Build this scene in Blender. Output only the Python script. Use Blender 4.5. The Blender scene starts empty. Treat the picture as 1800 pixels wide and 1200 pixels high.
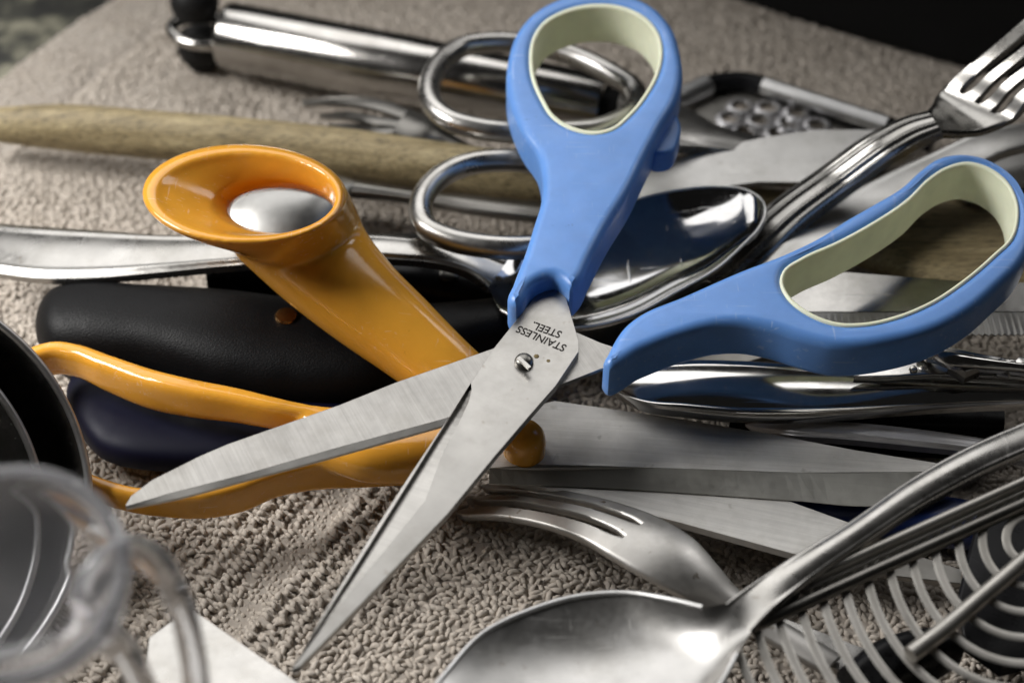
import bpy, bmesh, math, random
import numpy as np
from mathutils import Vector, Matrix

random.seed(7); rng = np.random.default_rng(7)
scene = bpy.context.scene
col = scene.collection
rad = math.radians

# ------------------------------------------------------------------ camera
PITCH = rad(42.0); DIST = 0.38; LENS = 60.0; FPX = 1800 * LENS / 36.0
FOCUS = Vector((0, 0, 0.03))
fwd = Vector((0, math.cos(PITCH), -math.sin(PITCH)))
CAM = FOCUS - fwd * DIST
cam_d = bpy.data.cameras.new('camera'); cam = bpy.data.objects.new('camera', cam_d); col.objects.link(cam)
cam.location = CAM; cam.rotation_euler = (math.pi / 2 - PITCH, 0, 0)
cam_d.lens = LENS; cam_d.sensor_width = 36.0; cam_d.clip_start = 0.01; cam_d.clip_end = 20
cam_d.dof.use_dof = True; cam_d.dof.focus_distance = 0.372; cam_d.dof.aperture_fstop = 9.5
cam_d.dof.aperture_blades = 7
scene.camera = cam
CR = Matrix.Rotation(math.pi / 2 - PITCH, 3, 'X')

# ------------------------------------------------------------------ world and lamps
world = bpy.data.worlds.new('World'); scene.world = world; world.use_nodes = True
bg = world.node_tree.nodes['Background']
bg.inputs[0].default_value = (1.0, 0.97, 0.93, 1); bg.inputs[1].default_value = 0.010

def area(name, loc, target, sx, sy, power, color):
    d = bpy.data.lights.new(name, 'AREA'); d.shape = 'RECTANGLE'; d.size = sx; d.size_y = sy
    d.energy = power; d.color = color
    o = bpy.data.objects.new(name, d); col.objects.link(o); o.location = loc
    o.rotation_euler = (Vector(target) - Vector(loc)).to_track_quat('-Z', 'Y').to_euler()
    return o
area('window_lamp', (-0.18, 0.66, 0.78), (0, 0.02, 0.02), 0.95, 0.75, 5.6, (1.0, 0.985, 0.965))
sl_ = area('side_lamp', (-0.40, 0.03, 0.30), (-0.18, -0.03, 0.0), 0.2, 0.2, 1.25, (1.0, 0.98, 0.955)); sl_.data.spread = rad(96)
area('right_highlight_lamp', (0.60, 0.52, 0.58), (-0.05, 0.03, 0.03), 0.32, 0.42, 1.6, (1.0, 0.985, 0.97))  # added unseen lamp, puts highlights on surfaces facing right

scene.view_settings.view_transform = 'Standard'; scene.view_settings.look = 'None'
scene.view_settings.exposure = 0.0; scene.view_settings.gamma = 1.0
scene.view_settings.use_curve_mapping = False
scene.render.engine = 'CYCLES'; scene.cycles.use_denoising = True
scene.cycles.max_bounces = 10; scene.cycles.glossy_bounces = 6

# ------------------------------------------------------------------ picture point -> place point
def ray(u, v):
    return (CR @ Vector(((u - 900) / FPX, -(v - 600) / FPX, -1))).normalized()
def P(u, v, z):
    """the point at height z (cm) that the photograph shows at pixel (u, v)"""
    d = ray(u, v); t = (z * 0.01 - CAM.z) / d.z
    return CAM + d * t
class Plane:
    def __init__(s, o, n, xdir=(1, 0, 0)):
        s.o = Vector(o); s.n = Vector(n).normalized()
        x = Vector(xdir); s.x = (x - s.n * x.dot(s.n)).normalized(); s.y = s.n.cross(s.x)
    def hit(s, u, v, off=0.0):
        d = ray(u, v); o = s.o + s.n * off
        return CAM + d * ((o - CAM).dot(s.n) / d.dot(s.n))
    def uv(s, u, v, off=0.0):
        p = s.hit(u, v, off) - s.o
        return (p.dot(s.x), p.dot(s.y))
    def mat(s):
        m = Matrix((s.x, s.y, s.n)).transposed().to_4x4(); m.translation = s.o
        return m

# ------------------------------------------------------------------ objects
def thing(name, label, cat, base, group=None):
    o = bpy.data.objects.new(name, None); col.objects.link(o); o.location = base
    o.empty_display_size = 0.01; o['label'] = label; o['category'] = cat
    if group: o['group'] = group
    o['_b'] = list(base)
    return o
def origin_of(p):
    b = Vector((0, 0, 0))
    while p is not None:
        b += p.location; p = p.parent
    return b
def link(name, me, m, parent=None, label=None):
    """me holds world coordinates; shift it into the parent's frame"""
    me.materials.clear(); me.materials.append(m)
    o = bpy.data.objects.new(name, me); col.objects.link(o)
    if parent is not None:
        b = origin_of(parent)
        me.transform(Matrix.Translation(-b)); o.parent = parent
    if label: o['label'] = label
    return o
def mesh(name, vs, fs, uvs=None, smooth=True, sharp=None):
    me = bpy.data.meshes.new(name); me.from_pydata([tuple(v) for v in vs], [], fs)
    if uvs is not None:
        l = me.uv_layers.new(name='UVMap')
        for i, lp in enumerate(me.loops): l.data[i].uv = uvs[lp.vertex_index]
    bm = bmesh.new(); bm.from_mesh(me); bmesh.ops.recalc_face_normals(bm, faces=bm.faces); bm.to_mesh(me); bm.free()
    if smooth:
        me.shade_smooth()
        if sharp: me.set_sharp_from_angle(angle=rad(sharp))
    return me
def evaluated(me, mods):
    o = bpy.data.objects.new('tmp', me); col.objects.link(o)
    for t, kw in mods:
        m = o.modifiers.new(t, t)
        for k, v in kw.items(): setattr(m, k, v)
    dg = bpy.context.evaluated_depsgraph_get(); dg.update()
    r = bpy.data.meshes.new_from_object(o.evaluated_get(dg))
    bpy.data.objects.remove(o)
    return r
def join(meshes):
    bm = bmesh.new()
    for m in meshes: bm.from_mesh(m)
    r = bpy.data.meshes.new('j'); bm.to_mesh(r); bm.free()
    return r
def fuse(meshes, voxel=0.0006, it=8, tris=None):
    me = evaluated(join(meshes), [('REMESH', dict(mode='VOXEL', voxel_size=voxel)), ('SMOOTH', dict(factor=0.5, iterations=it))])
    me.shade_smooth()
    return me

def catmull(pts, n, closed=False):
    pts = np.asarray(pts, float); m = len(pts)
    if closed:
        q = np.vstack([pts[-1], pts, pts[0], pts[1]])
        segs = m
    else:
        q = np.vstack([2 * pts[0] - pts[1], pts, 2 * pts[-1] - pts[-2]]); segs = m - 1
    # centripetal-ish: sample uniformly by chord length
    out = []
    ln = [np.linalg.norm(q[i + 2][:3] - q[i + 1][:3]) + 1e-9 for i in range(segs)]
    cum = np.concatenate([[0], np.cumsum(ln)]); T = cum[-1]
    ts = np.linspace(0, T, n, endpoint=not closed)
    for t in ts:
        i = min(int(np.searchsorted(cum, t, side='right') - 1), segs - 1); f = (t - cum[i]) / ln[i]
        p0, p1, p2, p3 = q[i], q[i + 1], q[i + 2], q[i + 3]
        l0 = max(np.linalg.norm(p1[:3] - p0[:3]), 1e-9); l2 = max(np.linalg.norm(p3[:3] - p2[:3]), 1e-9); l1 = ln[i]
        m1 = ((p1 - p0) / l0 * l1 / (l0 + l1) + (p2 - p1) / l1 * l0 / (l0 + l1)) * l1
        m2 = ((p2 - p1) / l1 * l2 / (l1 + l2) + (p3 - p2) / l2 * l1 / (l1 + l2)) * l1
        h = f * f * (3 - 2 * f)
        out.append(p1 * (1 - h) + p2 * h + m1 * (f ** 3 - 2 * f * f + f) + m2 * (f ** 3 - f * f))
    return np.array(out)

def loft(st, n=70, kind='strap', thick=2.0, rim=0.0, rims=(0.84,), rimw=0.09, hh=None, power=2.0, end0=0.0, end1=0.0, nx=27, cexp=2.0):
    """st: (uL, vL, uR, vR, zL, zR, crown mm[, thick or half-height mm]) pixel edges with heights in cm"""
    rows = []
    for s in st:
        L = P(s[0], s[1], s[4]); R = P(s[2], s[3], s[5])
        rows.append([*((L + R) / 2), *((R - L) / 2), s[6] * 0.001, (s[7] if len(s) > 7 else (hh if hh is not None else thick)) * 0.001])
    return loft3(rows, n, kind, rim * 0.001, rims, rimw, power, end0, end1, nx, cexp)
def loft3(rows, n=70, kind='strap', rim=0.0, rims=(0.84,), rimw=0.09, power=2.0, end0=0.0, end1=0.0, nx=27, cexp=2.0):
    A = catmull(rows, n)
    c = A[:, :3]; sl = np.concatenate([[0], np.cumsum(np.linalg.norm(np.diff(c, axis=0), axis=1))]); T = sl[-1]
    if end0 or end1:     # more samples near the rounded ends
        hw0 = np.linalg.norm(A[0, 3:6]) * end0; hw1 = np.linalg.norm(A[-1, 3:6]) * end1
        e0 = hw0 * (1 - np.cos(np.linspace(0, math.pi / 2, 12))) if end0 else np.array([0.0])
        e1 = T - hw1 * (1 - np.cos(np.linspace(math.pi / 2, 0, 12))) if end1 else np.array([T])
        mid = np.linspace(e0[-1], e1[0], n)[1:-1]
        ss = np.concatenate([e0, mid, e1])
        A = np.array([[np.interp(s, sl, A[:, k]) for k in range(A.shape[1])] for s in ss]); c = A[:, :3]
        fac = np.ones(len(ss))
        for i, s in enumerate(ss):
            if end0 and s < hw0: fac[i] *= math.sqrt(max(1 - ((hw0 - s) / hw0) ** 2, 0.0009))
            if end1 and T - s < hw1: fac[i] *= math.sqrt(max(1 - ((hw1 - (T - s)) / hw1) ** 2, 0.0009))
        sl = ss
    else:
        fac = np.ones(len(A))
    n = len(A); tan = np.gradient(c, axis=0)
    vs, uvs = [], []
    if kind == 'strap':
        xs = np.sin(np.linspace(-math.pi / 2, math.pi / 2, nx)) * 0.6 + np.linspace(-1, 1, nx) * 0.4
        bump = sum(np.exp(-((np.abs(xs) - r) / rimw) ** 2) for r in rims) if rim else 0 * xs
    for i in range(n):
        t = Vector(tan[i]).normalized(); s = Vector(A[i, 3:6]); w = s.length; s = s.normalized()
        up = s.cross(t); up = up if up.z > 0 else -up; up.normalize()
        C = Vector(c[i]); w *= fac[i]; cr = A[i, 6] * fac[i]; th = A[i, 7]
        if kind == 'strap':
            y = cr * (1 - np.abs(xs) ** cexp) + rim * bump * min(1, fac[i])
            loop = [(x * w, yy) for x, yy in zip(xs, y)]
            loop += [(x * w * 0.985 if abs(x) > 0.99 else x * w, yy - th * (0.5 if abs(x) > 0.99 else 1)) for x, yy in list(zip(xs, y))[::-1]]
        else:
            hgt = th * (fac[i] if fac[i] < 1 else 1); loop = []
            for k in range(32):
                a = 2 * math.pi * k / 32; ca, sa = math.cos(a), math.sin(a)
                loop.append((math.copysign(abs(ca) ** (2 / power), ca) * w, math.copysign(abs(sa) ** (2 / power), sa) * hgt + cr))
        for (x, yv) in loop:
            vs.append(C + s * x + up * yv); uvs.append((sl[i], x))
    m = len(vs) // n; fs = []
    for i in range(n - 1):
        for k in range(m):
            a, b = i * m + k, i * m + (k + 1) % m
            fs.append((a, b, b + m, a + m))
    fs.append(tuple(range(m))); fs.append(tuple(range((n - 1) * m, n * m)))
    return mesh('loft', vs, fs, uvs, sharp=50)

def tube(pts, r, sides=12, closed=False, n=None, flat=1.0, up=None):
    n = n or len(pts) * 6
    rs = r if hasattr(r, '__len__') else [r] * len(pts)
    A = catmull([[*p, q] for p, q in zip(pts, rs)], n, closed)
    c = A[:, :3]
    tan = (np.roll(c, -1, 0) - np.roll(c, 1, 0)) if closed else np.gradient(c, axis=0)
    ref = Vector(up) if up else Vector((0, 0, 1)); vs, uvs, fs = [], [], []
    for i in range(n):
        t = Vector(tan[i]).normalized(); s = t.cross(ref)
        s = s.normalized() if s.length > 1e-6 else Vector((1, 0, 0)); u = s.cross(t)
        for k in range(sides):
            a = 2 * math.pi * k / sides
            vs.append(Vector(c[i]) + s * (math.cos(a) * A[i, 3]) + u * (math.sin(a) * A[i, 3] * flat)); uvs.append((i * 0.002, k * 0.001))
    for i in range(n if closed else n - 1):
        for k in range(sides):
            a, b = i * sides + k, i * sides + (k + 1) % sides; j = (i + 1) % n
            fs.append((a, b, j * sides + (k + 1) % sides, j * sides + k))
    if not closed: fs += [tuple(range(sides)), tuple(range((n - 1) * sides, n * sides))]
    return mesh('tube', vs, fs, uvs, sharp=60)

def lathe(prof, o, axis, n=48, closed=False):
    """prof: (radius, height) along axis"""
    ax = Vector(axis).normalized(); x = ax.orthogonal().normalized(); y = ax.cross(x); vs, fs, uvs = [], [], []
    for k in range(n):
        a = 2 * math.pi * k / n; d = x * math.cos(a) + y * math.sin(a)
        for (r, h) in prof: vs.append(Vector(o) + d * r + ax * h); uvs.append((h + r, a * 0.02))
    m = len(prof)
    for k in range(n):
        j = (k + 1) % n
        for i in range(m if closed else m - 1):
            i2 = (i + 1) % m
            fs.append((k * m + i, k * m + i2, j * m + i2, j * m + i))
    if not closed:
        if prof[0][0] > 1e-6: fs.append(tuple(k * m for k in range(n)))
        if prof[-1][0] > 1e-6: fs.append(tuple(k * m + m - 1 for k in range(n)))
    me = mesh('lathe', vs, fs, uvs, sharp=45)
    bm = bmesh.new(); bm.from_mesh(me); bmesh.ops.remove_doubles(bm, verts=bm.verts, dist=1e-7); bm.to_mesh(me); bm.free()
    return me

def flat_plate(pl, loops, extrude, bevel, off=0.0, res=5, dense=0.0012, smooth=True, deform=None, trace=0.0, axis=None):
    """a rounded-edge plate with holes: loops of pixels traced on the plane; the first is the outline"""
    cu = bpy.data.curves.new('c', 'CURVE'); cu.dimensions = '2D'; cu.fill_mode = 'BOTH'
    cu.extrude = extrude; cu.bevel_depth = bevel; cu.bevel_resolution = res; cu.offset = -bevel
    for lp in loops:
        pts = np.array([pl.uv(u, v, trace) for (u, v) in lp])
        if smooth:
            L = np.sum(np.linalg.norm(np.roll(pts, -1, 0) - pts, axis=1))
            pts = catmull(pts, max(24, int(L / dense)), True)
        sp = cu.splines.new('POLY'); sp.points.add(len(pts) - 1); sp.use_cyclic_u = True
        for i, p in enumerate(pts): sp.points[i].co = (p[0], p[1], 0, 1)
    o = bpy.data.objects.new('tmp', cu); col.objects.link(o)
    dg = bpy.context.evaluated_depsgraph_get(); dg.update()
    me = bpy.data.meshes.new_from_object(o.evaluated_get(dg)); bpy.data.objects.remove(o)
    bm = bmesh.new(); bm.from_mesh(me); bmesh.ops.remove_doubles(bm, verts=bm.verts, dist=2e-6); bm.to_mesh(me); bm.free()
    while me.uv_layers: me.uv_layers.remove(me.uv_layers[0])
    uvl = me.uv_layers.new(name='UVMap')
    a = axis or (1, 0); nrm = math.hypot(*a); a = (a[0] / nrm, a[1] / nrm)
    for i, lpp in enumerate(me.loops):
        q = me.vertices[lpp.vertex_index].co
        uvl.data[i].uv = (q.x * a[0] + q.y * a[1], -q.x * a[1] + q.y * a[0])
    if deform:
        for v in me.vertices: v.co = deform(v.co)
    for v in me.vertices: v.co.z += off
    me.transform(pl.mat()); me.shade_smooth(); me.set_sharp_from_angle(angle=rad(40))
    return me

def blade(pl, M, E, Fl, t, off=0.0, drop=0.75, axis=((0, 0), (1, 0)), bev=0.00012):
    """flat ground blade: M outline back part, E cutting edge (continuing M), Fl the facet line from M's end to M's start"""
    f = lambda q, z: Vector((*pl.uv(q[0], q[1], off), z))
    m, e, k = len(M), len(E), len(Fl)
    vs = [f(q, 0) for q in M] + [f(q, -t * drop) for q in E] + [f(q, 0) for q in Fl]
    vs += [f(q, -t) for q in M] + [f(q, -t) for q in E]
    F0, B = m + e, m + e + k
    fs = [tuple(range(m)) + tuple(range(F0, F0 + k))]
    if e: fs.append((m - 1,) + tuple(range(m, m + e)) + (0,) + tuple(reversed(range(F0, F0 + k))))
    lp = m + e
    fs += [(i, (i + 1) % lp, B + (i + 1) % lp, B + i) for i in range(lp)]
    fs.append(tuple(range(B, B + lp)))
    p0, p1 = pl.uv(*axis[0]), pl.uv(*axis[1]); a = Vector((p1[0] - p0[0], p1[1] - p0[1])).normalized()
    uv = [(v.x * a.x + v.y * a.y, -v.x * a.y + v.y * a.x) for v in vs]
    me = mesh('blade', vs, fs, uv, smooth=False)
    bm = bmesh.new(); bm.from_mesh(me)
    bmesh.ops.bevel(bm, geom=[ed for ed in bm.edges if ed.calc_face_angle(0) > 0.6], offset=bev, segments=2, affect='EDGES', profile=0.5)
    bm.to_mesh(me); bm.free()
    me.transform(Matrix.Translation((0, 0, off))); me.transform(pl.mat())
    return me

def ground_strip(pl, F, E, t, off=0.0, drop=0.0012, axis=((0, 0), (1, 0)), n=40):
    f = np.array([pl.uv(u, v, off) for u, v in F]); e = np.array([pl.uv(u, v, off) for u, v in E])
    f, e = catmull(np.c_[f, 0 * f[:, :1]], n), catmull(np.c_[e, 0 * e[:, :1]], n)
    vs = []
    for a, b in zip(f, e):
        vs += [Vector((a[0], a[1], -0.00003)), Vector((b[0], b[1], -drop)), Vector((b[0], b[1], -max(t, drop + 0.0002))), Vector((a[0], a[1], -t))]
    fs = [(i * 4 + k, i * 4 + (k + 1) % 4, i * 4 + 4 + (k + 1) % 4, i * 4 + 4 + k) for i in range(n - 1) for k in range(4)] + [(0, 1, 2, 3), tuple(range(4 * n - 4, 4 * n))]
    p0, p1 = pl.uv(*axis[0]), pl.uv(*axis[1]); a = Vector((p1[0] - p0[0], p1[1] - p0[1])).normalized()
    me = mesh('strip', vs, fs, [(v.x * a.x + v.y * a.y, -v.x * a.y + v.y * a.x) for v in vs], smooth=False)
    me.transform(Matrix.Translation((0, 0, off))); me.transform(pl.mat())
    return me

# ------------------------------------------------------------------ materials
def new_mat(name):
    m = bpy.data.materials.new(name); m.use_nodes = True
    nt = m.node_tree; return m, nt, nt.nodes['Principled BSDF']
def nd(nt, t, **kw):
    n = nt.nodes.new(t)
    for k, v in kw.items():
        if k.startswith('i_'): n.inputs[k[2:].replace('_', ' ')].default_value = v
        else: setattr(n, k, v)
    return n
def noise(nt, vec, scale, detail=4, rough=0.55, sc=None):
    if sc is not None:
        mp = nd(nt, 'ShaderNodeMapping'); mp.inputs['Scale'].default_value = sc; nt.links.new(vec, mp.inputs[0]); vec = mp.outputs[0]
    n = nd(nt, 'ShaderNodeTexNoise', i_Scale=scale, i_Detail=detail, i_Roughness=rough); nt.links.new(vec, n.inputs['Vector'])
    return n.outputs['Fac']
def ramp(nt, fac, stops):
    r = nd(nt, 'ShaderNodeValToRGB'); e = r.color_ramp.elements
    while len(e) < len(stops): e.new(0.5)
    for el, (p, c) in zip(e, stops): el.position = p; el.color = (*c, 1) if hasattr(c, '__len__') else (c, c, c, 1)
    nt.links.new(fac, r.inputs[0]); return r.outputs[0]
def bump(nt, p, h, strength, dist):
    b = nd(nt, 'ShaderNodeBump', i_Strength=strength, i_Distance=dist); nt.links.new(h, b.inputs['Height'])
    nt.links.new(b.outputs[0], p.inputs['Normal']); return b
def math_n(nt, op, a, b):
    n = nd(nt, 'ShaderNodeMath', operation=op)
    for i, x in enumerate((a, b)):
        if hasattr(x, 'links') or hasattr(x, 'is_linked'): nt.links.new(x, n.inputs[i])
        else: n.inputs[i].default_value = x
    return n.outputs[0]

def steel(name, color=(0.66, 0.645, 0.62), rough=0.16, var=0.14, brush=0.0, cross=False, spots=0.0, dents=0.0, aniso=0.0, depth=0.00002):
    m, nt, p = new_mat(name); color = tuple(c * 0.70 for c in color)
    tc = nd(nt, 'ShaderNodeTexCoord'); uv, ob = tc.outputs['UV'], tc.outputs['Object']
    p.inputs['Metallic'].default_value = 1.0
    sm = noise(nt, ob, 90, 5, 0.6); fine = noise(nt, ob, 700, 3, 0.6)
    mixv = math_n(nt, 'MULTIPLY_ADD', sm, 0.75); nt.nodes[-1].inputs[2].default_value = 0.0
    tot = math_n(nt, 'ADD', mixv, math_n(nt, 'MULTIPLY', fine, 0.25))
    rr = ramp(nt, tot, [(0.3, max(rough - var * 0.35, 0.03)), (0.75, rough + var)])
    colr = ramp(nt, noise(nt, ob, 160, 4, 0.6), [(0.25, tuple(c * 0.86 for c in color)), (0.7, color)])
    mx = nd(nt, 'ShaderNodeMix', data_type='RGBA', blend_type='MULTIPLY'); mx.inputs[0].default_value = 1.0
    nt.links.new(colr, mx.inputs[6]); nt.links.new(ramp(nt, noise(nt, ob, 48, 6, 0.68), [(0.36, (0.85, 0.845, 0.83)), (0.52, (1.0, 1.0, 1.0))]), mx.inputs[7]); colr = mx.outputs[2]
    if spots:
        sp = ramp(nt, noise(nt, ob, 330, 2, 0.5), [(0.69, 0.0), (0.76, 1.0)])
        mx = nd(nt, 'ShaderNodeMix', data_type='RGBA'); nt.links.new(math_n(nt, 'MULTIPLY', sp, spots), mx.inputs[0])
        nt.links.new(colr, mx.inputs[6]); mx.inputs[7].default_value = (0.16, 0.13, 0.09, 1); colr = mx.outputs[2]
    h = None
    if brush:
        sc = (2600, 55, 1) if cross else (55, 2600, 1)
        br = noise(nt, uv, 1.0, 3, 0.7, sc); sc2 = (900, 25, 1) if cross else (25, 900, 1)
        br2 = noise(nt, uv, 1.0, 2, 0.6, sc2)
        h = math_n(nt, 'ADD', math_n(nt, 'MULTIPLY', br, 0.6), math_n(nt, 'MULTIPLY', br2, 0.6))
        mx = nd(nt, 'ShaderNodeMix', data_type='RGBA', blend_type='MULTIPLY'); mx.inputs[0].default_value = 0.55 * brush
        nt.links.new(colr, mx.inputs[6]); nt.links.new(ramp(nt, h, [(0.35, 0.45), (0.75, 1.0)]), mx.inputs[7]); colr = mx.outputs[2]
        rr2 = math_n(nt, 'ADD', rr, math_n(nt, 'MULTIPLY', br, 0.16 * brush)); rr = rr2
        bump(nt, p, h, 0.5 * brush, depth)
    else:
        # thin random scratches
        s1 = noise(nt, ob, 1.0, 2, 0.5, (40, 900, 900)); s2 = noise(nt, ob, 1.0, 2, 0.5, (700, 60, 700))
        sc1 = ramp(nt, s1, [(0.66, 0.0), (0.70, 1.0)]); sc2 = ramp(nt, s2, [(0.67, 0.0), (0.71, 1.0)])
        hs = math_n(nt, 'ADD', sc1, sc2)
        if dents:
            hs = math_n(nt, 'ADD', math_n(nt, 'MULTIPLY', hs, 0.3), math_n(nt, 'MULTIPLY', noise(nt, ob, 45, 2), 14 * dents))
        bump(nt, p, hs, 0.35, 0.00002)
        rr = math_n(nt, 'ADD', rr, math_n(nt, 'MULTIPLY', hs, 0.05)) if not dents else rr
    nt.links.new(rr, p.inputs['Roughness']); nt.links.new(colr, p.inputs['Base Color'])
    if aniso: p.inputs['Anisotropic'].default_value = aniso
    return m

def plastic(name, color, rough=0.35, grain=0.0, gscale=3500, sss=0.0, var=0.08, coat=0.0, gdist=0.00005, wear=0.06, scuff=0.0):
    m, nt, p = new_mat(name)
    ob = nd(nt, 'ShaderNodeTexCoord').outputs['Object']
    c = ramp(nt, noise(nt, ob, 120, 5, 0.6), [(0.3, tuple(x * (1 - wear) for x in color)), (0.72, tuple(min(1, x * (1 + wear)) for x in color))])
    if scuff:
        s1 = ramp(nt, noise(nt, ob, 1.0, 2, 0.5, (60, 1300, 900)), [(0.655, 0.0), (0.69, 1.0)]); s2 = ramp(nt, noise(nt, ob, 1.0, 2, 0.5, (1100, 80, 700)), [(0.66, 0.0), (0.695, 1.0)])
        patch = ramp(nt, noise(nt, ob, 70, 3, 0.6), [(0.45, 0.0), (0.62, 1.0)])
        f_ = math_n(nt, 'MULTIPLY', math_n(nt, 'MULTIPLY', math_n(nt, 'MAXIMUM', s1, s2), patch), scuff)
        mx = nd(nt, 'ShaderNodeMix', data_type='RGBA'); nt.links.new(f_, mx.inputs[0]); nt.links.new(c, mx.inputs[6])
        mx.inputs[7].default_value = (*[min(1.0, x * 0.6 + 0.32) for x in color], 1); c = mx.outputs[2]
        dirt = ramp(nt, noise(nt, ob, 420, 3, 0.6), [(0.70, 0.0), (0.78, 1.0)])
        mx = nd(nt, 'ShaderNodeMix', data_type='RGBA'); nt.links.new(math_n(nt, 'MULTIPLY', dirt, 0.5), mx.inputs[0]); nt.links.new(c, mx.inputs[6])
        mx.inputs[7].default_value = (*[x * 0.45 for x in color], 1); c = mx.outputs[2]
    nt.links.new(c, p.inputs['Base Color'])
    rr = ramp(nt, noise(nt, ob, 180, 5, 0.65), [(0.3, max(0.02, rough - var)), (0.75, rough + var)])
    nt.links.new(rr, p.inputs['Roughness'])
    if grain: bump(nt, p, noise(nt, ob, gscale, 2, 0.6), grain, gdist)
    if sss:
        p.inputs['Subsurface Weight'].default_value = sss; p.inputs['Subsurface Radius'].default_value = (0.004, 0.002, 0.0008)
        p.inputs['Subsurface Scale'].default_value = 0.6
    if max(color) < 0.05: p.inputs['Specular IOR Level'].default_value = 0.13
    if coat: p.inputs['Coat Weight'].default_value = coat; p.inputs['Coat Roughness'].default_value = 0.08
    return m

M_STEEL = steel('polished_steel', (0.78, 0.765, 0.74), rough=0.17, var=0.13)
M_MIRROR = steel('mirror_steel', (0.64, 0.63, 0.62), rough=0.09, var=0.07)
M_SATIN = steel('satin_steel', (0.62, 0.605, 0.58), rough=0.26, var=0.16, spots=0.35)
M_SPOT = steel('spotted_steel', (0.72, 0.70, 0.67), rough=0.42, var=0.14, spots=0.95, dents=0.2)
M_BLADE = steel('brushed_blade_steel', (1.0, 0.98, 0.94), rough=0.55, var=0.12, brush=0.7, spots=0.25)
M_CROSS = steel('cross_ground_blade_steel', (0.56, 0.545, 0.52), rough=0.28, var=0.12, brush=0.9, cross=True)
M_BLADE_A = steel('flat_blade_steel', (0.57, 0.555, 0.53), rough=0.33, var=0.12, brush=0.12, cross=True, spots=0.3)
M_TUBE = steel('tube_steel', (0.66, 0.64, 0.61), rough=0.16, var=0.06)
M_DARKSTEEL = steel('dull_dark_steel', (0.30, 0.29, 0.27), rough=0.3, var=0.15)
M_WIRE = steel('wire_steel', (0.70, 0.675, 0.63), rough=0.42, var=0.12)
M_CUP = steel('pale_cup_steel', (0.90, 0.89, 0.91), rough=0.46, var=0.06)
M_RIM = steel('bright_rim_steel', (1.0, 1.0, 1.0), rough=0.42, var=0.05)
M_BOWL = steel('soft_satin_bowl_steel', (0.62, 0.61, 0.595), rough=0.32, var=0.12, spots=0.3)
M_BLUE = plastic('blue_plastic', (0.12, 0.285, 0.67), rough=0.40, grain=0.35, gscale=2600, sss=0.10, scuff=0.45, wear=0.08)
M_CREAM = plastic('cream_rubber', (0.80, 0.82, 0.63), rough=0.5, grain=0.12, sss=0.12, scuff=0.2, wear=0.09)
M_ORANGE = plastic('orange_plastic', (0.63, 0.295, 0.033), rough=0.16, sss=0.10, var=0.07, grain=0.05, gscale=420, gdist=0.0001, wear=0.07, scuff=0.35)
M_BLACK = plastic('black_textured_plastic', (0.003, 0.003, 0.0035), rough=0.48, grain=0.9, gscale=2300, gdist=0.00012)
M_BLACK2 = plastic('black_smooth_plastic', (0.008, 0.008, 0.009), rough=0.3)
M_RUBBER = plastic('black_rubber', (0.012, 0.012, 0.012), rough=0.5)
M_NAVY = plastic('navy_plastic', (0.0012, 0.0016, 0.010), rough=0.55)
M_NAVY2 = plastic('blue_handle_plastic', (0.006, 0.02, 0.10), rough=0.35)
M_BRASS = steel('brass', (0.62, 0.36, 0.16), rough=0.2)
M_INK = plastic('etched_black', (0.02, 0.018, 0.016), rough=0.6)
M_STAIN = plastic('brown_grime', (0.14, 0.10, 0.035), rough=0.7)

def wood():
    m, nt, p = new_mat('worn_wood')
    tc = nd(nt, 'ShaderNodeTexCoord'); uv, ob = tc.outputs['UV'], tc.outputs['Object']
    g = noise(nt, ob, 1.0, 4, 0.65, (60, 1900, 1900)); g2 = noise(nt, ob, 1.0, 3, 0.6, (12, 220, 220)); pores = noise(nt, ob, 1.0, 2, 0.5, (260, 3000, 3000))
    s = math_n(nt, 'ADD', math_n(nt, 'MULTIPLY', g, 0.5), math_n(nt, 'MULTIPLY', g2, 0.5))
    c = ramp(nt, s, [(0.32, (0.09, 0.065, 0.028)), (0.5, (0.26, 0.205, 0.105)), (0.68, (0.45, 0.375, 0.215))])
    mx = nd(nt, 'ShaderNodeMix', data_type='RGBA', blend_type='MULTIPLY'); nt.links.new(c, mx.inputs[6])
    nt.links.new(ramp(nt, pores, [(0.36, 0.25), (0.46, 1.0)]), mx.inputs[7]); mx.inputs[0].default_value = 0.8
    nt.links.new(mx.outputs[2], p.inputs['Base Color']); p.inputs['Roughness'].default_value = 0.6
    bump(nt, p, math_n(nt, 'ADD', s, pores), 0.5, 0.0003)
    return m
M_WOOD = wood()

def granite():
    m, nt, p = new_mat('granite')
    ob = nd(nt, 'ShaderNodeTexCoord').outputs['Object']
    a = noise(nt, ob, 55, 6, 0.62)
    c = ramp(nt, a, [(0.42, (0.008, 0.008, 0.006)), (0.51, (0.03, 0.03, 0.022)), (0.57, (0.13, 0.125, 0.09)), (0.66, (0.24, 0.23, 0.17))])
    nt.links.new(c, p.inputs['Base Color']); p.inputs['Roughness'].default_value = 0.45
    return m
def terry(name, c0, c1, weave=False):
    m, nt, p = new_mat(name)
    ob = nd(nt, 'ShaderNodeTexCoord').outputs['Object']
    vo = nd(nt, 'ShaderNodeTexVoronoi', i_Scale=620.0); nt.links.new(ob, vo.inputs['Vector'])
    tone = math_n(nt, 'ADD', math_n(nt, 'MULTIPLY', noise(nt, ob, 60, 5, 0.6), 0.75), math_n(nt, 'MULTIPLY', vo.outputs['Color'], 0.3))
    c = ramp(nt, tone, [(0.3, c0), (0.75, c1)])
    nt.links.new(c, p.inputs['Base Color']); p.inputs['Roughness'].default_value = 0.95
    
    bump(nt, p, noise(nt, ob, 4200 if not weave else 2400, 3, 0.7), 0.7, 0.00012)
    return m
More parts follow.
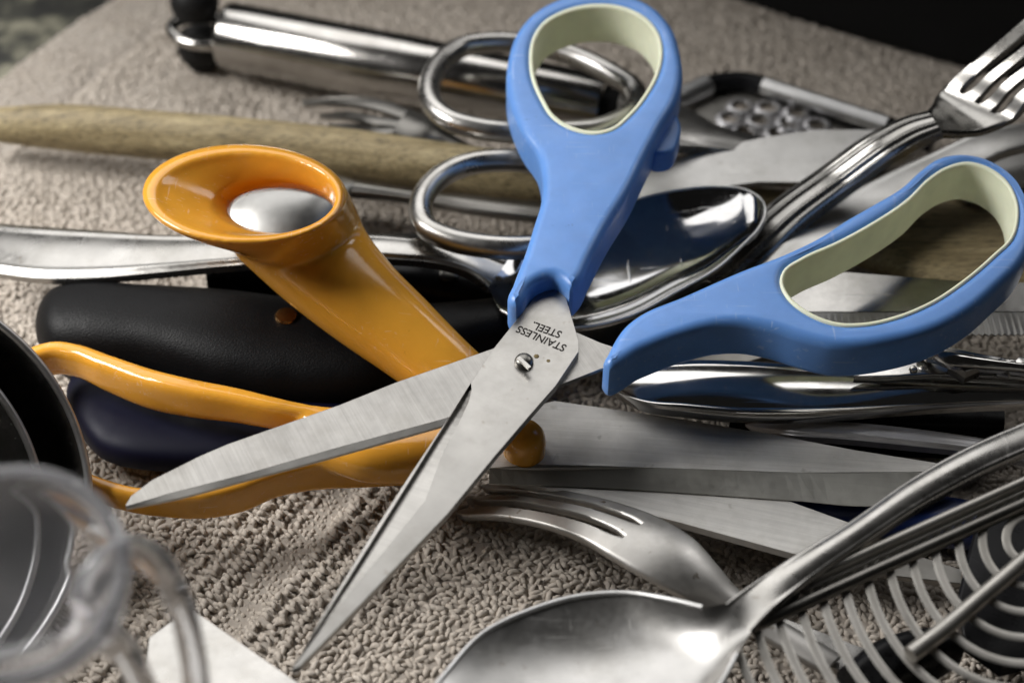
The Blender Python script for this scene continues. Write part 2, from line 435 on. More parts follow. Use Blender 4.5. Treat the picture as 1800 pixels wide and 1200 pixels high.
M_TERRY = terry('terry_loop_cotton', (0.375, 0.33, 0.28), (0.50, 0.45, 0.395))
M_WEAVE = terry('towel_ground_cotton', (0.28, 0.245, 0.21), (0.36, 0.325, 0.285), True)
M_GRANITE = granite()
M_BACK = plastic('black_cabinet', (0.006, 0.006, 0.006), rough=0.6)

# ------------------------------------------------------------------ counter, towel
def structure(name, me, m, kind='structure'):
    o = link(name, me, m); o['kind'] = kind; return o
bm = bmesh.new(); bmesh.ops.create_grid(bm, x_segments=2, y_segments=2, size=1.6)
me = bpy.data.meshes.new('g'); bm.to_mesh(me); bm.free(); me.transform(Matrix.Translation((0, 0.2, -0.0075)))
structure('granite_counter', me, M_GRANITE)

# towel frame: q runs along the towel's left edge, w across it
E0, E1 = P(0, 138, 0.0), P(192, 0, 0.0)
Q = (E1 - E0); Q.z = 0; Q.normalize(); W = Vector((Q.y, -Q.x, 0))
Bc = P(490, 985, 0)
band_w = (Bc - E0).dot(W)               # where the flat woven band lies
q_fade = (Bc - E0).dot(Q) + 0.085
def qw(x, y): return ((x - E0.x) * Q.x + (y - E0.y) * Q.y, (x - E0.x) * W.x + (y - E0.y) * W.y)
HEM = 0.026
def towel_z(x, y):
    q, w = qw(x, y)
    z = 0.0016 * np.sin(w * 37 + 1.3 + 2.0 * np.sin(q * 9)) + 0.0012 * np.sin(q * 28 + w * 20) + 0.0009 * np.sin(q * 61 - w * 47 + 0.7)
    d = (w - band_w)
    fq = 1 / (1 + np.exp((q - q_fade) / 0.02))
    z = z - 0.0012 * fq * np.exp(-(d / 0.0045) ** 4)                       # woven band lies lower
    z = z + 0.0010 * fq * np.sin(d * 2 * np.pi / 0.0045) * np.exp(-(d / 0.026) ** 2) * (np.abs(d) > 0.005)   # ribs beside it
    z = np.where(w < 0.002, z - 0.004 * np.clip((0.002 - w) / 0.004, 0, 1) ** 2, z)
    z = z - 0.0008 * np.exp(-((w - HEM) / 0.0016) ** 2)
    return z - 0.0016
backA, backB = P(1372, 0, 0), P(1690, 88, 0)
Bd = (backB - backA).normalized(); Bn = Vector((-Bd.y, Bd.x, 0))
def build_towel():
    st = 0.0022; xs = np.arange(-0.33, 0.34, st); ys = np.arange(-0.20, 0.42, st)
    X, Y = np.meshgrid(xs, ys); q, w = qw(X, Y); keep = (w > -0.001) & (((X - backA.x) * Bn.x + (Y - backA.y) * Bn.y) < 0.03)
    Z = towel_z(X, Y) + 0.00005; idx = -np.ones(X.shape, int); idx[keep] = np.arange(keep.sum())
    vs = np.stack([X[keep], Y[keep], Z[keep]], 1)
    a, b, c, d = idx[:-1, :-1], idx[:-1, 1:], idx[1:, 1:], idx[1:, :-1]
    ok = (a >= 0) & (b >= 0) & (c >= 0) & (d >= 0)
    fs = np.stack([a[ok], b[ok], c[ok], d[ok]], 1)
    me = bpy.data.meshes.new('towel'); me.from_pydata(vs.tolist(), [], fs.tolist()); me.shade_smooth()
    t = link('terry_towel', me, M_WEAVE); t['kind'] = 'structure'
    return t
towel = build_towel()

def build_loops():
    pitch = 0.00142
    qs = np.arange(-0.42, 0.62, pitch * 1.12); ws = np.arange(0.0, 0.60, pitch)
    Qg, Wg = np.meshgrid(qs, ws); Qg = Qg.ravel(); Wg = Wg.ravel()
    row = np.round(Wg / pitch).astype(int)
    Qg = Qg + (row % 2) * pitch * 0.56
    d = Wg - band_w; near = np.exp(-(d / 0.024) ** 2)
    j = 0.62 - 0.38 * near
    Qg = Qg + rng.normal(0, 1, Qg.shape) * pitch * 0.40 * j; Wg = Wg + rng.normal(0, 1, Wg.shape) * pitch * 0.40 * j
    x = E0.x + Qg * Q.x + Wg * W.x; y = E0.y + Qg * Q.y + Wg * W.y
    # keep what the lens can see, with a margin
    rel = np.stack([x - CAM.x, y - CAM.y, np.full_like(x, -CAM.z)], 1)
    cf = rel @ np.array(fwd); cu = np.array(CR @ Vector((0, 1, 0))); cv = rel @ cu
    u = 900 + FPX * rel[:, 0] / cf; v = 600 - FPX * cv / cf
    keep = (u > -260) & (u < 2060) & (v > -40) & (v < 1400) & (Wg > 0.0015)
    keep &= ((x - backA.x) * Bn.x + (y - backA.y) * Bn.y) < 0.025
    keep &= ~((Wg < HEM) & (rng.random(len(Wg)) < 0.45))
    fq = (1 / (1 + np.exp((Qg - q_fade) / 0.02))); near = near * fq; inb = (np.abs(d) < 0.0036) & (fq > 0.5)
    x, y, Wg, near, v, d, inb = x[keep], y[keep], Wg[keep], near[keep], v[keep], d[keep], inb[keep]
    n = len(x); z = towel_z(x, y)
    hemf = np.where(Wg < HEM, 0.55, 1.0) * np.where(inb, 0.5, 1.0)
    yaw = math.atan2(W.y, W.x) + rng.normal(0, 1, n) * (1.05 - 0.75 * near) + rng.choice([-0.6, 0.6], n) * (1 - near)
    ln = (0.00082 + rng.normal(0, 0.00018, n)).clip(0.0005, 0.0015) * (1 + 0.25 * (1 - near)) * hemf
    ht = (0.00076 + rng.normal(0, 0.00022, n)).clip(0.0005, 0.0017) * hemf
    rr = (0.00061 + rng.normal(0, 0.00008, n)) * (0.8 + 0.2 * hemf)
    flatp = 0.75 + 0.35 * np.sin(x * 95 + 1.7 * np.sin(y * 70)) * np.sin(y * 120 + 1.3 * np.sin(x * 60)); ht = ht * flatp
    lean = rng.normal(0, 0.00045, n)
    S, K = 6, 5
    t = np.linspace(0, math.pi, S)
    ax = -np.cos(t); az = np.sin(t)
    cyw, syw = np.cos(yaw), np.sin(yaw)
    px = ax[None, :] * ln[:, None]; pz = az[None, :] ** 0.8 * ht[:, None] - 0.0004; pl_ = az[None, :] * lean[:, None] + np.sin(t * 2)[None, :] * 0.00018
    tx = np.sin(t)[None, :] * ln[:, None]; tz = np.cos(t)[None, :] * ht[:, None]
    tl = np.hypot(tx, tz) + 1e-9; tx, tz = tx / tl, tz / tl
    a = np.linspace(0, 2 * math.pi, K, endpoint=False)
    rad_ = rr[:, None] * np.array([0.55, 0.92, 1.1, 1.1, 0.92, 0.55])[None, :]
    nx = -tz; nz = tx
    lx = px[:, :, None] + nx[:, :, None] * np.sin(a) * rad_[:, :, None]
    lz = pz[:, :, None] + nz[:, :, None] * np.sin(a) * rad_[:, :, None]
    ly = pl_[:, :, None] + np.cos(a) * rad_[:, :, None]
    wx = x[:, None, None] + lx * cyw[:, None, None] - ly * syw[:, None, None]
    wy = y[:, None, None] + lx * syw[:, None, None] + ly * cyw[:, None, None]
    wz = z[:, None, None] + lz
    co = np.stack([wx, wy, wz], -1).reshape(-1, 3).astype(np.float32)
    base = (np.arange(n) * S * K)[:, None, None]
    s = np.arange(S - 1)[None, :, None]; k = np.arange(K)[None, None, :]
    f = np.stack([base + s * K + k, base + s * K + (k + 1) % K, base + (s + 1) * K + (k + 1) % K, base + (s + 1) * K + k], -1).reshape(-1, 4).astype(np.int32)
    me = bpy.data.meshes.new('loops'); me.vertices.add(len(co)); me.vertices.foreach_set('co', co.ravel())
    me.loops.add(f.size); me.loops.foreach_set('vertex_index', f.ravel())
    me.polygons.add(len(f)); me.polygons.foreach_set('loop_start', np.arange(0, f.size, 4, dtype=np.int32))
    me.update(calc_edges=True); me.validate(); me.shade_smooth()
    print('terry loops', n, 'tris', len(f) * 2)
    o = link('terry_loop', me, M_TERRY, towel); o['kind'] = 'stuff'
    # stray fibres standing off the pile
    pick = rng.choice(n, 9000, replace=False); fx, fy, fz = x[pick], y[pick], z[pick]
    a = rng.uniform(0, 2 * math.pi, 9000); L_ = rng.uniform(0.0008, 0.0024, 9000); hz = rng.uniform(0.0012, 0.0022, 9000); tw = rng.normal(0, 0.8, 9000)
    co, fs = [], []
    P0 = np.stack([fx, fy, fz + 0.0004], 1); P2 = P0 + np.stack([np.cos(a + tw) * L_, np.sin(a + tw) * L_, hz * 0.6], 1); P1 = P0 + np.stack([np.cos(a) * L_ * 0.5, np.sin(a) * L_ * 0.5, hz], 1)
    ring3 = np.array([[1, 0, 0], [-0.5, 0.87, 0.3], [-0.5, -0.87, -0.3]]) * 0.000032
    co = np.stack([(p_[:, None, :] + ring3[None]) for p_ in (P0, P1, P2)], 1).reshape(-1, 3)
    b = (np.arange(9000) * 9)[:, None, None]; sg = np.arange(2)[None, :, None] * 3; k3 = np.arange(3)[None, None, :]
    f = np.stack([b + sg + k3, b + sg + (k3 + 1) % 3, b + sg + 3 + (k3 + 1) % 3, b + sg + 3 + k3], -1).reshape(-1, 4)
    fm = bpy.data.meshes.new('fibres'); fm.from_pydata(co.tolist(), [], f.tolist()); fm.shade_smooth()
    o = link('stray_fibre', fm, M_TERRY, towel); o['kind'] = 'stuff'
build_loops()

# black thing standing at the back right
def back_box():
    c = backA - Bn * 0.008; L = 0.6
    pts = [c - Bd * 0.42, c + Bd * L, c + Bd * L + Bn * 0.15, c - Bd * 0.42 + Bn * 0.15]
    vs = [Vector((p.x, p.y, -0.004)) for p in pts] + [Vector((p.x, p.y, 0.15)) for p in pts]
    me = mesh('b', vs, [(0, 1, 2, 3), (4, 5, 6, 7), (0, 1, 5, 4), (1, 2, 6, 5), (2, 3, 7, 6), (3, 0, 4, 7)], smooth=False)
    me = evaluated(me, [('BEVEL', dict(width=0.006, segments=3))])
    o = link('black_box', me, M_BACK); o['label'] = 'plain black box at the back edge of the towel, top right'; o['category'] = 'box'
back_box()

# ------------------------------------------------------------------ blue scissors
TILT = rad(7.0)
piv = P(921, 634, 3.75)
BP = Plane(piv, (0, -math.sin(TILT), math.cos(TILT)))
T = 0.0018
bs = thing('scissors', 'blue scissors with cream lined handles lying open on top of the pile', 'scissors', (piv.x, piv.y, 0.0))
# front blade
A_back = [(828, 672), (867, 613), (935, 528), (950, 488), (985, 488), (998, 533), (1017, 598), (1017, 618), (977, 678), (933, 728), (873, 798), (787, 903), (600, 1097), (528, 1170), (512, 1177)]
A_edge = [(560, 1083), (600, 1018), (668, 909), (740, 798), (773, 749), (808, 700), (817, 684)]
A_fac = [(600, 1061), (690, 950), (747, 880), (777, 800), (806, 745), (824, 706), (829, 685)]
b1 = link('blade', blade(BP, A_back, [], A_fac, T, 0.0, axis=((512, 1177), (935, 560))), M_BLADE_A, bs, 'flat front blade with lettering')
link('ground_edge', ground_strip(BP, [(514, 1176)] + A_fac, [(512, 1176)] + A_edge, T, 0.0, 0.0013, axis=((512, 1177), (935, 560))), M_CROSS, b1)
# rear blade
B_back = [(880, 716), (770, 749), (583, 801), (233, 892)]
B_top = [(220, 888), (230, 871), (267, 843), (353, 800), (400, 780), (597, 711), (700, 670), (867, 612), (960, 565), (1017, 585), (1056, 602), (1100, 616), (1096, 640), (1057, 648), (978, 679)]
B_fac = [(222, 889), (300, 866), (430, 833), (583, 789), (690, 760), (775, 737), (880, 703)]
b2 = link('blade', blade(BP, B_top, [], B_fac[::-1], 0.0010, -0.0019, axis=((220, 888), (960, 600))), M_CROSS, bs, 'cross-ground rear blade')
link('ground_edge', ground_strip(BP, B_fac, [(221, 891), (300, 876), (430, 842), (583, 801), (690, 771), (775, 747), (880, 716)], 0.0010, -0.0019, 0.0003, axis=((220, 888), (960, 600))), M_BLADE_A, b2)
# screw
sc = [(0.0, 0.0019), (0.0009, 0.00185), (0.0017, 0.0014), (0.00205, 0.0007), (0.0021, -0.003)]
screw = link('screw', lathe(sc[::-1], BP.hit(921, 638) , BP.n, 40), M_DARKSTEEL, bs)
sl = BP.hit(921, 638, 0.00178)
dirv = (BP.hit(935, 650) - BP.hit(905, 622)).normalized(); sd = dirv.cross(BP.n)
vs = [sl + dirv * a * 0.0019 + sd * b * 0.0004 + BP.n * c * 0.0003 for a in (-1, 1) for b in (-1, 1) for c in (-1, 1)]
link('slot', mesh('s', vs, [(0, 1, 3, 2), (4, 5, 7, 6), (0, 1, 5, 4), (2, 3, 7, 6), (0, 2, 6, 4), (1, 3, 7, 5)], smooth=False), M_SATIN, screw)
for k, (u, v, r) in enumerate([(964, 634, 0.0005), (943, 626, 0.0007)]):
    link('stain', lathe([(r, -0.0001), (r * 0.8, 0.00005), (0, 0.00008)], BP.hit(u, v), BP.n, 12), M_STAIN, b1)
# lettering
def lettering(txt, p0, p1, hpx, name='lettering'):
    cu = bpy.data.curves.new('t', 'FONT'); cu.body = txt; cu.size = 1.0; cu.offset = 0.012; cu.extrude = 0.0
    o = bpy.data.objects.new('t', cu); col.objects.link(o)
    dg = bpy.context.evaluated_depsgraph_get(); dg.update()
    me = bpy.data.meshes.new_from_object(o.evaluated_get(dg)); bpy.data.objects.remove(o)
    xs = [v.co.x for v in me.vertices]; ys = [v.co.y for v in me.vertices]
    a = BP.hit(*p0, 0.00006); b = BP.hit(*p1, 0.00006); ex = (b - a); W_ = ex.length; ex.normalize(); ey = BP.n.cross(ex)
    hgt = abs((BP.hit(*hpx[1]) - BP.hit(*hpx[0])).dot(ey))
    x0, x1, y0 = min(xs), max(xs), 0.0; yc = 0.7
    for v in me.vertices:
        X, Y = (v.co.x - x0) / (x1 - x0) * W_, v.co.y / yc * hgt
        v.co = a + ex * X + ey * Y
    return link(name, me, M_INK, b1)
lettering('STAINLESS', (997, 607), (913, 572), ((997, 607), (992, 619)))
lettering('STEEL.', (989, 583), (939, 565), ((989, 583), (984, 595)))

# handles
OUT_A = [(1033, -9), (1093, -5), (1140, 12), (1178, 48), (1196, 100), (1199, 148), (1186, 190), (1165, 225), (1137, 278), (1107, 340), (1070, 400), (1036, 465), (1018, 500), (1004, 512), (990, 500), (975, 491), (952, 496), (932, 510), (917, 533), (905, 541), (894, 532), (903, 500), (922, 450), (938, 400), (951, 357), (953, 317), (945, 277), (920, 240), (900, 197), (890, 150), (893, 110), (908, 63), (935, 30), (983, 3)]
HOLE_A = [(1047, 12), (1000, 20), (955, 43), (934, 73), (928, 110), (933, 150), (947, 183), (972, 220), (1007, 240), (1043, 247), (1077, 240), (1107, 217), (1140, 177), (1163, 130), (1167, 93), (1157, 60), (1127, 30), (1087, 15)]
IN_A = [(1047, 25), (1002, 33), (965, 53), (946, 80), (941, 112), (946, 148), (958, 177), (981, 210), (1010, 228), (1043, 235), (1073, 229), (1099, 207), (1129, 170), (1150, 127), (1154, 95), (1145, 68), (1119, 42), (1085, 28)]
OUT_B = [(1103, 572), (1120, 559), (1200, 524), (1300, 480), (1380, 449), (1453, 412), (1475, 397), (1533, 363), (1583, 333), (1620, 300), (1645, 283), (1682, 275), (1720, 279), (1760, 297), (1792, 330), (1815, 378), (1815, 425), (1795, 468), (1757, 507), (1710, 548), (1650, 582), (1567, 606), (1510, 614), (1467, 614), (1413, 602), (1360, 585), (1310, 576), (1267, 577), (1200, 593), (1130, 620), (1066, 647), (1061, 640), (1068, 625)]
HOLE_B = [(1523, 400), (1593, 353), (1630, 317), (1663, 297), (1700, 289), (1733, 297), (1767, 320), (1787, 353), (1791, 395), (1780, 430), (1750, 460), (1700, 503), (1633, 547), (1567, 573), (1517, 583), (1467, 582), (1417, 563), (1380, 533), (1367, 503), (1374, 480), (1407, 457), (1467, 430)]
IN_B = [(1530, 410), (1602, 364), (1640, 328), (1670, 310), (1700, 303), (1728, 309), (1757, 329), (1774, 357), (1778, 393), (1768, 423), (1740, 451), (1692, 493), (1628, 535), (1564, 561), (1517, 571), (1470, 570), (1425, 552), (1391, 526), (1380, 503), (1386, 488), (1414, 467), (1472, 440)]
def shrink(lp, px):
    q = np.array(lp, float); t = np.roll(q, -1, 0) - np.roll(q, 1, 0); nrm = np.stack([-t[:, 1], t[:, 0]], 1); nrm /= np.linalg.norm(nrm, axis=1)[:, None]
    c = q.mean(0); sg = np.sign(np.sum((c - q) * nrm)); return [tuple(p) for p in q + nrm * sg * px]
def handle(out, hole, inner, label):
    tr = 0.0034
    h = link('handle', flat_plate(BP, [out, shrink(hole, 7)], 0.0036, 0.0023, off=-0.0008, trace=tr, res=6), M_BLUE, bs, label)
    link('grip_lining', flat_plate(BP, [shrink(hole, 2), shrink(hole, 9.5)], 0.0052, 0.00055, off=-0.0008, trace=tr, res=4), M_CREAM, h)
    return h
hA = handle(OUT_A, HOLE_A, IN_A, 'smaller blue handle standing highest in the picture')
hB = handle(OUT_B, HOLE_B, IN_B, 'larger blue handle at the right')
TAB = [(1150, 215), (1182, 190), (1196, 212), (1194, 240), (1178, 266), (1150, 268), (1138, 250)]
link('stop_tab', flat_plate(BP, [TAB], 0.0022, 0.0012, off=-0.0035, res=4), M_BLUE, hA)

# ------------------------------------------------------------------ orange scissors
OP = Plane(P(900, 780, 2.0), (0.0, 0.0, 1.0))
OPb = Plane(P(900, 780, 1.75), (0.02, -0.02, 1.0))
osb = P(880, 770, 0)
os_ = thing('scissors', 'big orange handled scissors with wide blades under the blue scissors', 'scissors', (osb.x, osb.y, 0))
UB = [(1700, 822), (1640, 812), (1500, 790), (1373, 766), (1200, 736), (1080, 719), (975, 704), (930, 715), (885, 760), (850, 817), (860, 822)]
UE = [(860, 836), (1000, 840), (1200, 851), (1387, 864), (1550, 874), (1690, 838)]
UF = [(950, 816), (1050, 818), (1200, 823), (1400, 830), (1600, 829), (1680, 826)]
u1 = link('blade', blade(OPb, UB, [], UF, 0.0022, 0.0, axis=((900, 770), (1600, 820))), M_BLADE, os_, 'upper blade')
link('ground_edge', ground_strip(OPb, [(860, 822)] + UF + [(1700, 822)], [(860, 836)] + UE[1:] + [(1702, 830)], 0.0024, 0.0, 0.0026, axis=((900, 770), (1600, 820))), steel('hollow_ground_steel', (0.85, 0.84, 0.78), rough=0.45, brush=0.3), u1)
LB = [(1343, 864), (1493, 918), (1512, 935), (1480, 975), (1400, 974), (1200, 919), (1050, 880), (870, 836), (900, 800), (1200, 840)]
link('blade', blade(OPb, LB, [], [], 0.0020, -0.0030, axis=((900, 840), (1480, 960))), M_BLADE, os_, 'lower blade')

def ell(cu, cv, a, b, z, rot=0.0, gx=0.0, gy=0.0, n=72):
    r = []
    for k in range(n):
        t = 2 * math.pi * k / n; x, y = a * math.cos(t), b * math.sin(t)
        c, s = math.cos(rot), math.sin(rot)
        r.append(P(cu + x * c - y * s, cv + x * s + y * c, z + gx * math.cos(t) + gy * math.sin(t)))
    return r
def ring_stack(rings):
    n = len(rings[0]); m = len(rings); vs = [p for r in rings for p in r]; fs = []
    for i in range(m):
        j = (i + 1) % m
        for k in range(n):
            l = (k + 1) % n
            fs.append((i * n + k, i * n + l, j * n + l, j * n + k))
    return mesh('ring', vs, fs)
def solid_stack(rings):
    n = len(rings[0]); m = len(rings); vs = [p for r in rings for p in r]
    fs = [(i * n + k, i * n + (k + 1) % n, (i + 1) * n + (k + 1) % n, (i + 1) * n + k) for i in range(m - 1) for k in range(n)]
    fs += [tuple(range(n)), tuple(range((m - 1) * n, m * n))]
    return mesh('stack', vs, fs)
cone = solid_stack([ell(428, 342, 172, 83, 5.56, 0.02), ell(428, 342, 178, 87, 5.50, 0.02), ell(429, 343, 181, 90, 5.36, 0.02), ell(440, 350, 174, 91, 5.05, 0.03), ell(470, 366, 154, 86, 4.5, 0.06), ell(500, 388, 136, 78, 3.9, 0.10), ell(522, 412, 124, 68, 3.2, 0.12), ell(530, 422, 112, 56, 2.7, 0.12)])
shank = loft([(410, 442, 632, 390, 3.7, 3.7, 0, 9), (452, 476, 652, 428, 3.45, 3.45, 0, 10), (520, 531, 694, 484, 3.15, 3.15, 0, 10), (605, 594, 757, 548, 2.8, 2.8, 0, 9.5), (694, 656, 826, 617, 2.4, 2.4, 0, 8.5), (770, 712, 880, 668, 2.1, 2.1, 0, 7), (830, 775, 925, 735, 1.9, 1.9, 0, 5)], n=60, kind='tube', power=2.3, end1=0.6)
plug = solid_stack([ell(425, 336, 190, 100, 6.4, 0.02), ell(430, 342, 162, 75, 5.58, 0.02), ell(437, 345, 152, 69, 5.44, 0.02), ell(458, 355, 130, 58, 5.18, 0.03), ell(480, 364, 107, 46, 4.88, 0.03), ell(494, 370, 95, 40, 4.5, 0.02), ell(498, 374, 94, 40, 4.0, 0.02), ell(500, 380, 98, 44, 3.0, 0.02), ell(502, 386, 100, 46, 2.0, 0.02), ell(506, 392, 104, 48, 0.6, 0.02)])
def carve(me, cut):
    co_ = bpy.data.objects.new('cut', cut); col.objects.link(co_)
    r = evaluated(me, [('BOOLEAN', dict(object=co_, operation='DIFFERENCE', solver='EXACT'))])
    bpy.data.objects.remove(co_); return r
upper = fuse([carve(cone, plug), carve(shank, plug)], 0.00055, 26)
link('handle', upper, M_ORANGE, os_, 'upper handle with flared thumb hole')
# finger loop: bars seen edge-on, taller than wide
def bar(pts):
    """(u, vtop, vbot, z top cm)"""
    rows = []
    for (u, vt, vb, z) in pts:
        top = P(u, vt, z); d = ray(u, vb)
        # bottom point straight below, as far down as the photo shows
        t = (top.y + 0.004 - CAM.y) / d.y; bot = CAM + d * t
        c = (top + bot) / 2; rows.append([*c, (top - c).length])
    return rows
LOOPTOP = [(720, 722, 770, 2.3), (600, 712, 765, 2.35), (540, 704, 757, 2.4), (477, 690, 750, 2.5), (417, 675, 740, 2.5), (333, 658, 730, 2.45), (267, 642, 717, 2.4), (187, 616, 685, 2.35), (133, 598, 660, 2.3), (95, 593, 655, 2.3)]
def loop_mesh():
    rows = []
    for (u, vt, vb, z) in LOOPTOP: rows.append((u, vt, vb, z))
    rows += [(55, 605, 668, 2.25), (28, 650, 715, 2.1), (30, 720, 780, 1.95), (70, 780, 830, 1.8), (143, 820, 867, 1.7), (190, 838, 887, 1.65), (240, 850, 900, 1.65), (300, 850, 907, 1.7), (360, 845, 908, 1.75), (420, 828, 896, 1.8), (480, 808, 871, 1.85), (560, 785, 857, 1.9), (640, 775, 853, 1.95), (720, 765, 848, 2.0)]
    n = 160
    cen = []
    for (u, vt, vb, z) in rows:
        top = P(u, vt + 3, z); hpx = (vb - vt)
        s = FPX / ((top - CAM).dot(fwd))              # px per metre here
        # apparent height = h*cos + w*sin, with w = 0.55 h
        pit = math.asin(-ray(u, vt).z); h = 1.16 * hpx / s / (math.cos(pit) + 0.5 * math.sin(pit)); w = 0.5 * h
        c = top - Vector((0, 0, h * 0.5)) - Vector((0, w * 0.4, 0))
        cen.append([c.x, c.y, c.z, w / 2, h / 2])
    A = catmull(cen, n); c = A[:, :3]; tan = np.gradient(c, axis=0); vs, fs = [], []
    for i in range(n):
        t = Vector(tan[i]); t.z = 0; t.normalize(); s = t.cross(Vector((0, 0, 1)))
        for k in range(28):
            a = 2 * math.pi * k / 28; ca, sa = math.cos(a), math.sin(a)
            x = math.copysign(abs(ca) ** 0.55, ca); y = math.copysign(abs(sa) ** 0.55, sa)
            vs.append(Vector(c[i]) + s * x * A[i, 3] + Vector((0, 0, 1)) * y * A[i, 4])
    for i in range(n - 1):
        for k in range(28):
            a, b = i * 28 + k, i * 28 + (k + 1) % 28; fs.append((a, b, b + 28, a + 28))
    fs += [tuple(range(28)), tuple(range((n - 1) * 28, n * 28))]
    return mesh('loop', vs, fs)
hub = loft([(520, 740, 530, 800, 1.9, 1.9, 0, 4), (620, 725, 640, 835, 1.9, 1.9, 0, 5), (720, 735, 740, 835, 1.8, 1.8, 0, 5), (820, 745, 830, 810, 1.7, 1.7, 0, 4), (880, 750, 885, 790, 1.6, 1.6, 0, 3)], n=40, kind='tube', power=3, end1=0.8, end0=0.5)
low = fuse([loop_mesh(), hub], 0.0006, 8)
link('handle', low, M_ORANGE, os_, 'lower handle with long finger loop')
kc = P(922, 772, 2.15)
link('pivot_knob', lathe([(0.0046, -0.006), (0.0047, -0.001), (0.0044, 0.0012), (0.0036, 0.0026), (0.002, 0.0036), (0, 0.004)], kc, (0.0, -0.12, 1), 40), M_ORANGE, os_)

# ------------------------------------------------------------------ knives with black handles
k1 = thing('kitchen_knife', 'kitchen knife whose thick black riveted handle lies between the two orange handles', 'knife', P(480, 600, 0))
link('handle', loft([(64, 540, 66, 640, 1.0, 1.0, 0, 9), (150, 526, 150, 645, 1.1, 1.1, 0, 10.5), (260, 532, 255, 655, 1.15, 1.15, 0, 11), (400, 538, 395, 690, 1.15, 1.15, 0, 11), (520, 550, 515, 705, 1.1, 1.1, 0, 10.5), (660, 564, 655, 700, 1.1, 1.1, 0, 10), (790, 558, 785, 650, 1.2, 1.2, 0, 9), (900, 552, 896, 620, 1.3, 1.3, 0, 9)], n=90, kind='tube', power=2.6, end0=0.75, end1=0.2), M_BLACK, k1)
rp = P(503, 556, 2.17)
link('rivet', lathe([(0.0027, -0.002), (0.0027, 0.0002), (0.0024, 0.0006), (0, 0.0008)], rp, (0.05, -0.05, 1), 28), M_BRASS, k1)
kp = Plane(P(1000, 600, 1.2), (0, -0.05, 1))
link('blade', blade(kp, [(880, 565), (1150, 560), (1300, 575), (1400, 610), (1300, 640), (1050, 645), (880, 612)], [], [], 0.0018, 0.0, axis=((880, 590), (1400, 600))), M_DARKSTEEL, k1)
k2 = thing('kitchen_knife', 'second black handled kitchen knife, lying under the tablespoon handle', 'knife', P(620, 490, 0))
link('handle', loft([(366, 440, 364, 523, 0.95, 0.95, 0, 9), (500, 440, 497, 528, 0.95, 0.95, 0, 9), (650, 440, 648, 545, 0.95, 0.95, 0, 9), (800, 440, 797, 560, 1.0, 1.0, 0, 9), (890, 460, 885, 570, 1.0, 1.0, 0, 8)], n=60, kind='tube', power=3.2, end0=0.06), M_BLACK2, k2)
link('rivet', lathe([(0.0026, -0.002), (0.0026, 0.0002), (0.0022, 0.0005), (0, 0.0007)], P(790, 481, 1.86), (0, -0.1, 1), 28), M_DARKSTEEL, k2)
kp2 = Plane(P(1000, 520, 1.0), (0, 0, 1))
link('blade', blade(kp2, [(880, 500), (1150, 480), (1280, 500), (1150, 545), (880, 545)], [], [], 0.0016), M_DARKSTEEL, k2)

nv = thing('utensil_handle', 'dark navy plastic handle seen through the lower orange finger loop', 'handle', P(320, 750, 0))
link('grip', loft([(108, 650, 128, 772, 0.6, 0.6, 0, 4.5), (190, 648, 200, 806, 0.6, 0.6, 0, 5), (300, 668, 305, 820, 0.6, 0.6, 0, 5), (430, 690, 435, 818, 0.6, 0.6, 0, 5), (560, 710, 560, 800, 0.6, 0.6, 0, 5), (700, 720, 700, 790, 0.6, 0.6, 0, 4)], n=60, kind='tube', power=3.0, end0=0.7, end1=0.5), M_NAVY, nv)
nv2 = thing('utensil_handle', 'blue plastic handle just behind the tip of the lower orange scissors blade', 'handle', P(1500, 895, 0))
link('grip', loft([(1300, 848, 1285, 900, 0.5, 0.5, 0, 4), (1400, 855, 1390, 918, 0.5, 0.5, 0, 4.5), (1560, 868, 1550, 935, 0.5, 0.5, 0, 4.5), (1700, 890, 1690, 955, 0.5, 0.5, 0, 4.5), (1790, 905, 1780, 960, 0.5, 0.5, 0, 4)], n=50, kind='tube', power=2.6, end0=0.6, end1=0.7), M_NAVY2, nv2)
bb = thing('utensil_handle', 'square-ended black plastic handle under the shiny knife handle at the right', 'handle', P(1600, 740, 0))
link('grip', loft([(1290, 700, 1280, 760, 0.7, 0.7, 0, 6), (1500, 708, 1490, 775, 0.7, 0.7, 0, 6.5), (1757, 716, 1760, 785, 0.7, 0.7, 0, 6.5)], n=30, kind='tube', power=4, end1=0.05), M_BLACK2, bb)

# ------------------------------------------------------------------ tablespoon
ts = thing('tablespoon', 'shiny tablespoon behind the blue scissors, handle running to the left edge', 'spoon', P(800, 450, 0))
link('handle', loft([(-60, 386, -55, 470, 1.6, 1.6, 1.2), (0, 393, 0, 480, 1.8, 1.8, 1.2), (80, 399, 75, 489, 2.0, 2.0, 1.2), (170, 405, 165, 488, 2.15, 2.15, 1.2), (290, 413, 285, 478, 2.35, 2.35, 1.1), (400, 414, 398, 467, 2.5, 2.5, 1.0), (520, 412, 518, 458, 2.6, 2.6, 1.0), (633, 411, 628, 453, 2.65, 2.65, 0.9), (700, 415, 690, 455, 2.65, 2.65, 0.8), (790, 428, 775, 464, 2.6, 2.6, 0.6), (850, 446, 828, 482, 2.5, 2.5, 0.3), (893, 455, 858, 505, 2.45, 2.4, -0.3)], n=110, thick=2.2, rim=0.45, rims=(0.78,), rimw=0.09, end0=0.5, nx=35), M_SATIN, ts)
